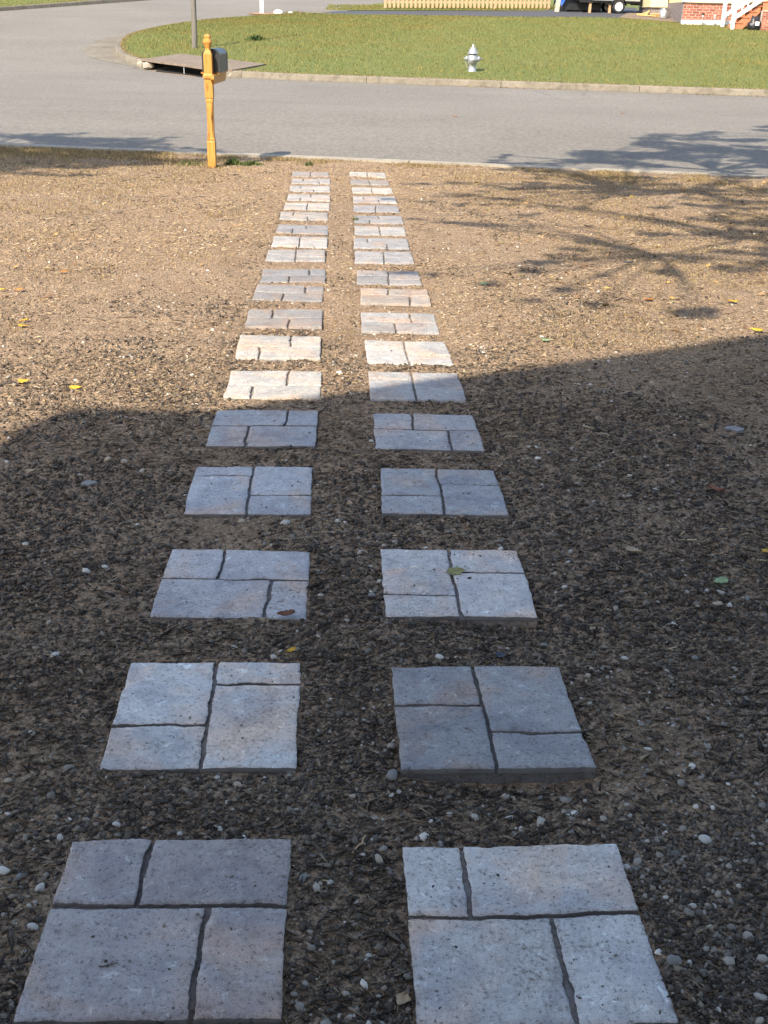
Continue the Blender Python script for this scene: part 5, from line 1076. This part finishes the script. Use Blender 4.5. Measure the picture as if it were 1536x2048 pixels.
def disc(rng, m):
    q = rng.normal(size=(m, 3)); q /= np.linalg.norm(q, axis=1)[:, None]; return q * rng.random((m, 1)) ** .42
def tree(x, y, H, spots, label, seed, per=240, leaf=.085, hr=(4.2, 6.6)):
    """trunk, limbs and leaf clumps; each clump hangs above the place where its shade falls"""
    rng = np.random.default_rng(seed); z0 = float(yard_z(x, y)); root = thing('tree', label, 'tree', (x, y, z0)); te = math.tan(SUN_EL)
    C = []
    for gx, gy, r, dn in spots:
        h = rng.uniform(*hr); k = h / te; C.append((Vector((gx - SUN_H.x * k - x, gy - SUN_H.y * k - y, h - z0)), r, dn))
    cen = sum((c[0] for c in C), Vector()) / len(C); top = Vector((cen.x * .45, cen.y * .45, H))
    tp = [Vector((top.x * t ** 2.2, top.y * t ** 2.2, -.3 + (H + .3) * t)) + Vector((.06 * math.sin(5 * t), .06 * math.cos(4 * t), 0)) for t in np.linspace(0, 1, 10)]
    bm = bmesh.new(); tube(bm, tp, [.26 - .18 * t for t in np.linspace(0, 1, 10)], 10); bm_obj('trunk', bm, M['bark'], root, True)
    # main limbs to cluster centres, smaller ones from there
    pts = np.array([c[0][:] for c in C]); nl = 9; idx = rng.choice(len(C), nl, replace=False); mains = []
    for i in idx:
        c = C[i][0]; a = tp[int(rng.uniform(4, 9))]; mid = a.lerp(c, .5) + Vector((0, 0, .35)); path = [a, a.lerp(mid, .6), mid, mid.lerp(c, .6), c]; mains.append(path)
        bm = bmesh.new(); tube(bm, path, [.085, .06, .045, .03, .014], 7); bm_obj('limb', bm, M['bark'], root, True)
    nodes = [p for path in mains for p in path[2:]]
    for i in range(len(C)):
        c = C[i][0]; a = min(nodes, key=lambda p: (p - c).length)
        if (a - c).length < .05: continue
        mid = a.lerp(c, .5) + Vector((0, 0, .12)); bm = bmesh.new(); tube(bm, [a, mid, c], [.022, .015, .006], 5); bm_obj('branch', bm, M['bark'], root, True)
    P = []
    for c, r, dn in C:
        m = int(per * dn * (r / .4) ** 2) + 6; P.append(disc(rng, m) * np.array([r * 1.15, r * .8, r * .4]) + np.array(c[:]))
    P = np.vstack(P); n = len(P); a = rng.uniform(0, 2 * np.pi, n); ti = rng.normal(0, .6, n); L = leaf * rng.uniform(.7, 1.3, n)
    ux = np.stack([np.cos(a), np.sin(a), np.sin(ti) * .6], -1); vx = np.stack([-np.sin(a), np.cos(a), np.sin(ti * 1.7) * .6], -1)
    Lc = L[:, None]; V = np.stack([P - ux * Lc * .5, P + vx * Lc * .3, P + ux * Lc * .5, P - vx * Lc * .3], 1); F = np.arange(n * 4).reshape(-1, 4)
    o = ob('crown', np_mesh('crown', V.reshape(-1, 3), F, M['leaf_green']), root); tag(o, kind='stuff')
def shade_spots(rows, rng):
    out = []
    for x0, x1, y0, y1, n, r0, r1, dn in rows:
        for _ in range(n): out.append((rng.uniform(x0, x1), rng.uniform(y0, y1), rng.uniform(r0, r1), dn * rng.uniform(.6, 1.3)))
    return out
_r = random.Random(4)
def chains(rows, rng):
    out = []
    for x0, x1, y0, y1, n, r0, r1, dn in rows:
        for _ in range(n):
            x, y = rng.uniform(x0, x1), rng.uniform(y0, y1); a = rng.uniform(-.5, 1.2) + (math.pi if rng.random() < .3 else 0)
            for k in range(rng.randint(3, 6)):
                out.append((x + rng.uniform(-.06, .06), y + rng.uniform(-.08, .08), rng.uniform(r0, r1), dn * rng.uniform(.6, 1.3))); st = rng.uniform(.14, .30); x += math.cos(a) * st; y += math.sin(a) * st * 1.2; a += rng.uniform(-.4, .4)
    return out
RS = chains([(2.2, 6.5, 13.7, 15.3, 21, .12, .30, 1.0), (3.2, 7.5, 15.3, 17.8, 17, .15, .34, 1.0), (4.4, 8.0, 17.2, 19.6, 9, .12, .28, 1.0), (5.5, 9, 11, 18, 14, .2, .45, 1.0), (1.0, 2.4, 13.7, 14.3, 3, .08, .16, .8), (1.0, 4.6, 11.2, 13.3, 24, .08, .20, .9), (.5, 2.0, 10.4, 12.4, 6, .07, .15, .9), (2.2, 4.6, 9.0, 11.2, 12, .09, .22, .9), (.9, 2.2, 8.4, 10.4, 4, .06, .13, .9), (1.9, 3.6, 6.8, 9.0, 11, .08, .20, 1.0), (-.4, .25, 10.2, 11.0, 1, .06, .12, .8)], _r)
RS += [(.95, 7.35, .13, 1.2), (1.12, 7.6, .12, 1.2), (1.28, 7.9, .14, 1.2), (1.45, 8.2, .12, 1.1), (.85, 7.05, .11, 1.2), (1.65, 5.95, .14, 1.4), (1.74, 6.05, .10, 1.2), (1.15, 6.1, .08, 1.1), (.75, 6.15, .08, 1.1), (1.0, 6.5, .09, 1.0), (.55, 6.6, .08, 1.0), (1.75, 7.1, .12, 1.1), (.02, 6.86, .10, 1.0), (.18, 6.80, .06, 1.0), (1.3, 6.9, .07, 1.0), (2.3, 7.3, .16, 1.2)]
tree(5.0, 7.6, 5.2, RS, 'spreading leafy tree beside the yard dappling soil and street opposite the mailbox', 5)
LS = chains([(-7.0, -3.2, 13.7, 15.4, 30, .12, .30, 1.0), (-3.6, -2.4, 13.9, 14.8, 6, .08, .16, .9), (-6.5, -2.9, 12.4, 13.6, 24, .14, .28, 1.1), (-5.5, -4.0, 11.3, 11.9, 5, .12, .26, 1.1), (-9, -5, 10, 15, 10, .25, .5, 1.0)], _r)
tree(-8.9, 8.6, 5.2, LS, 'spreading leafy tree shading the verge on the mailbox side of the yard', 9)
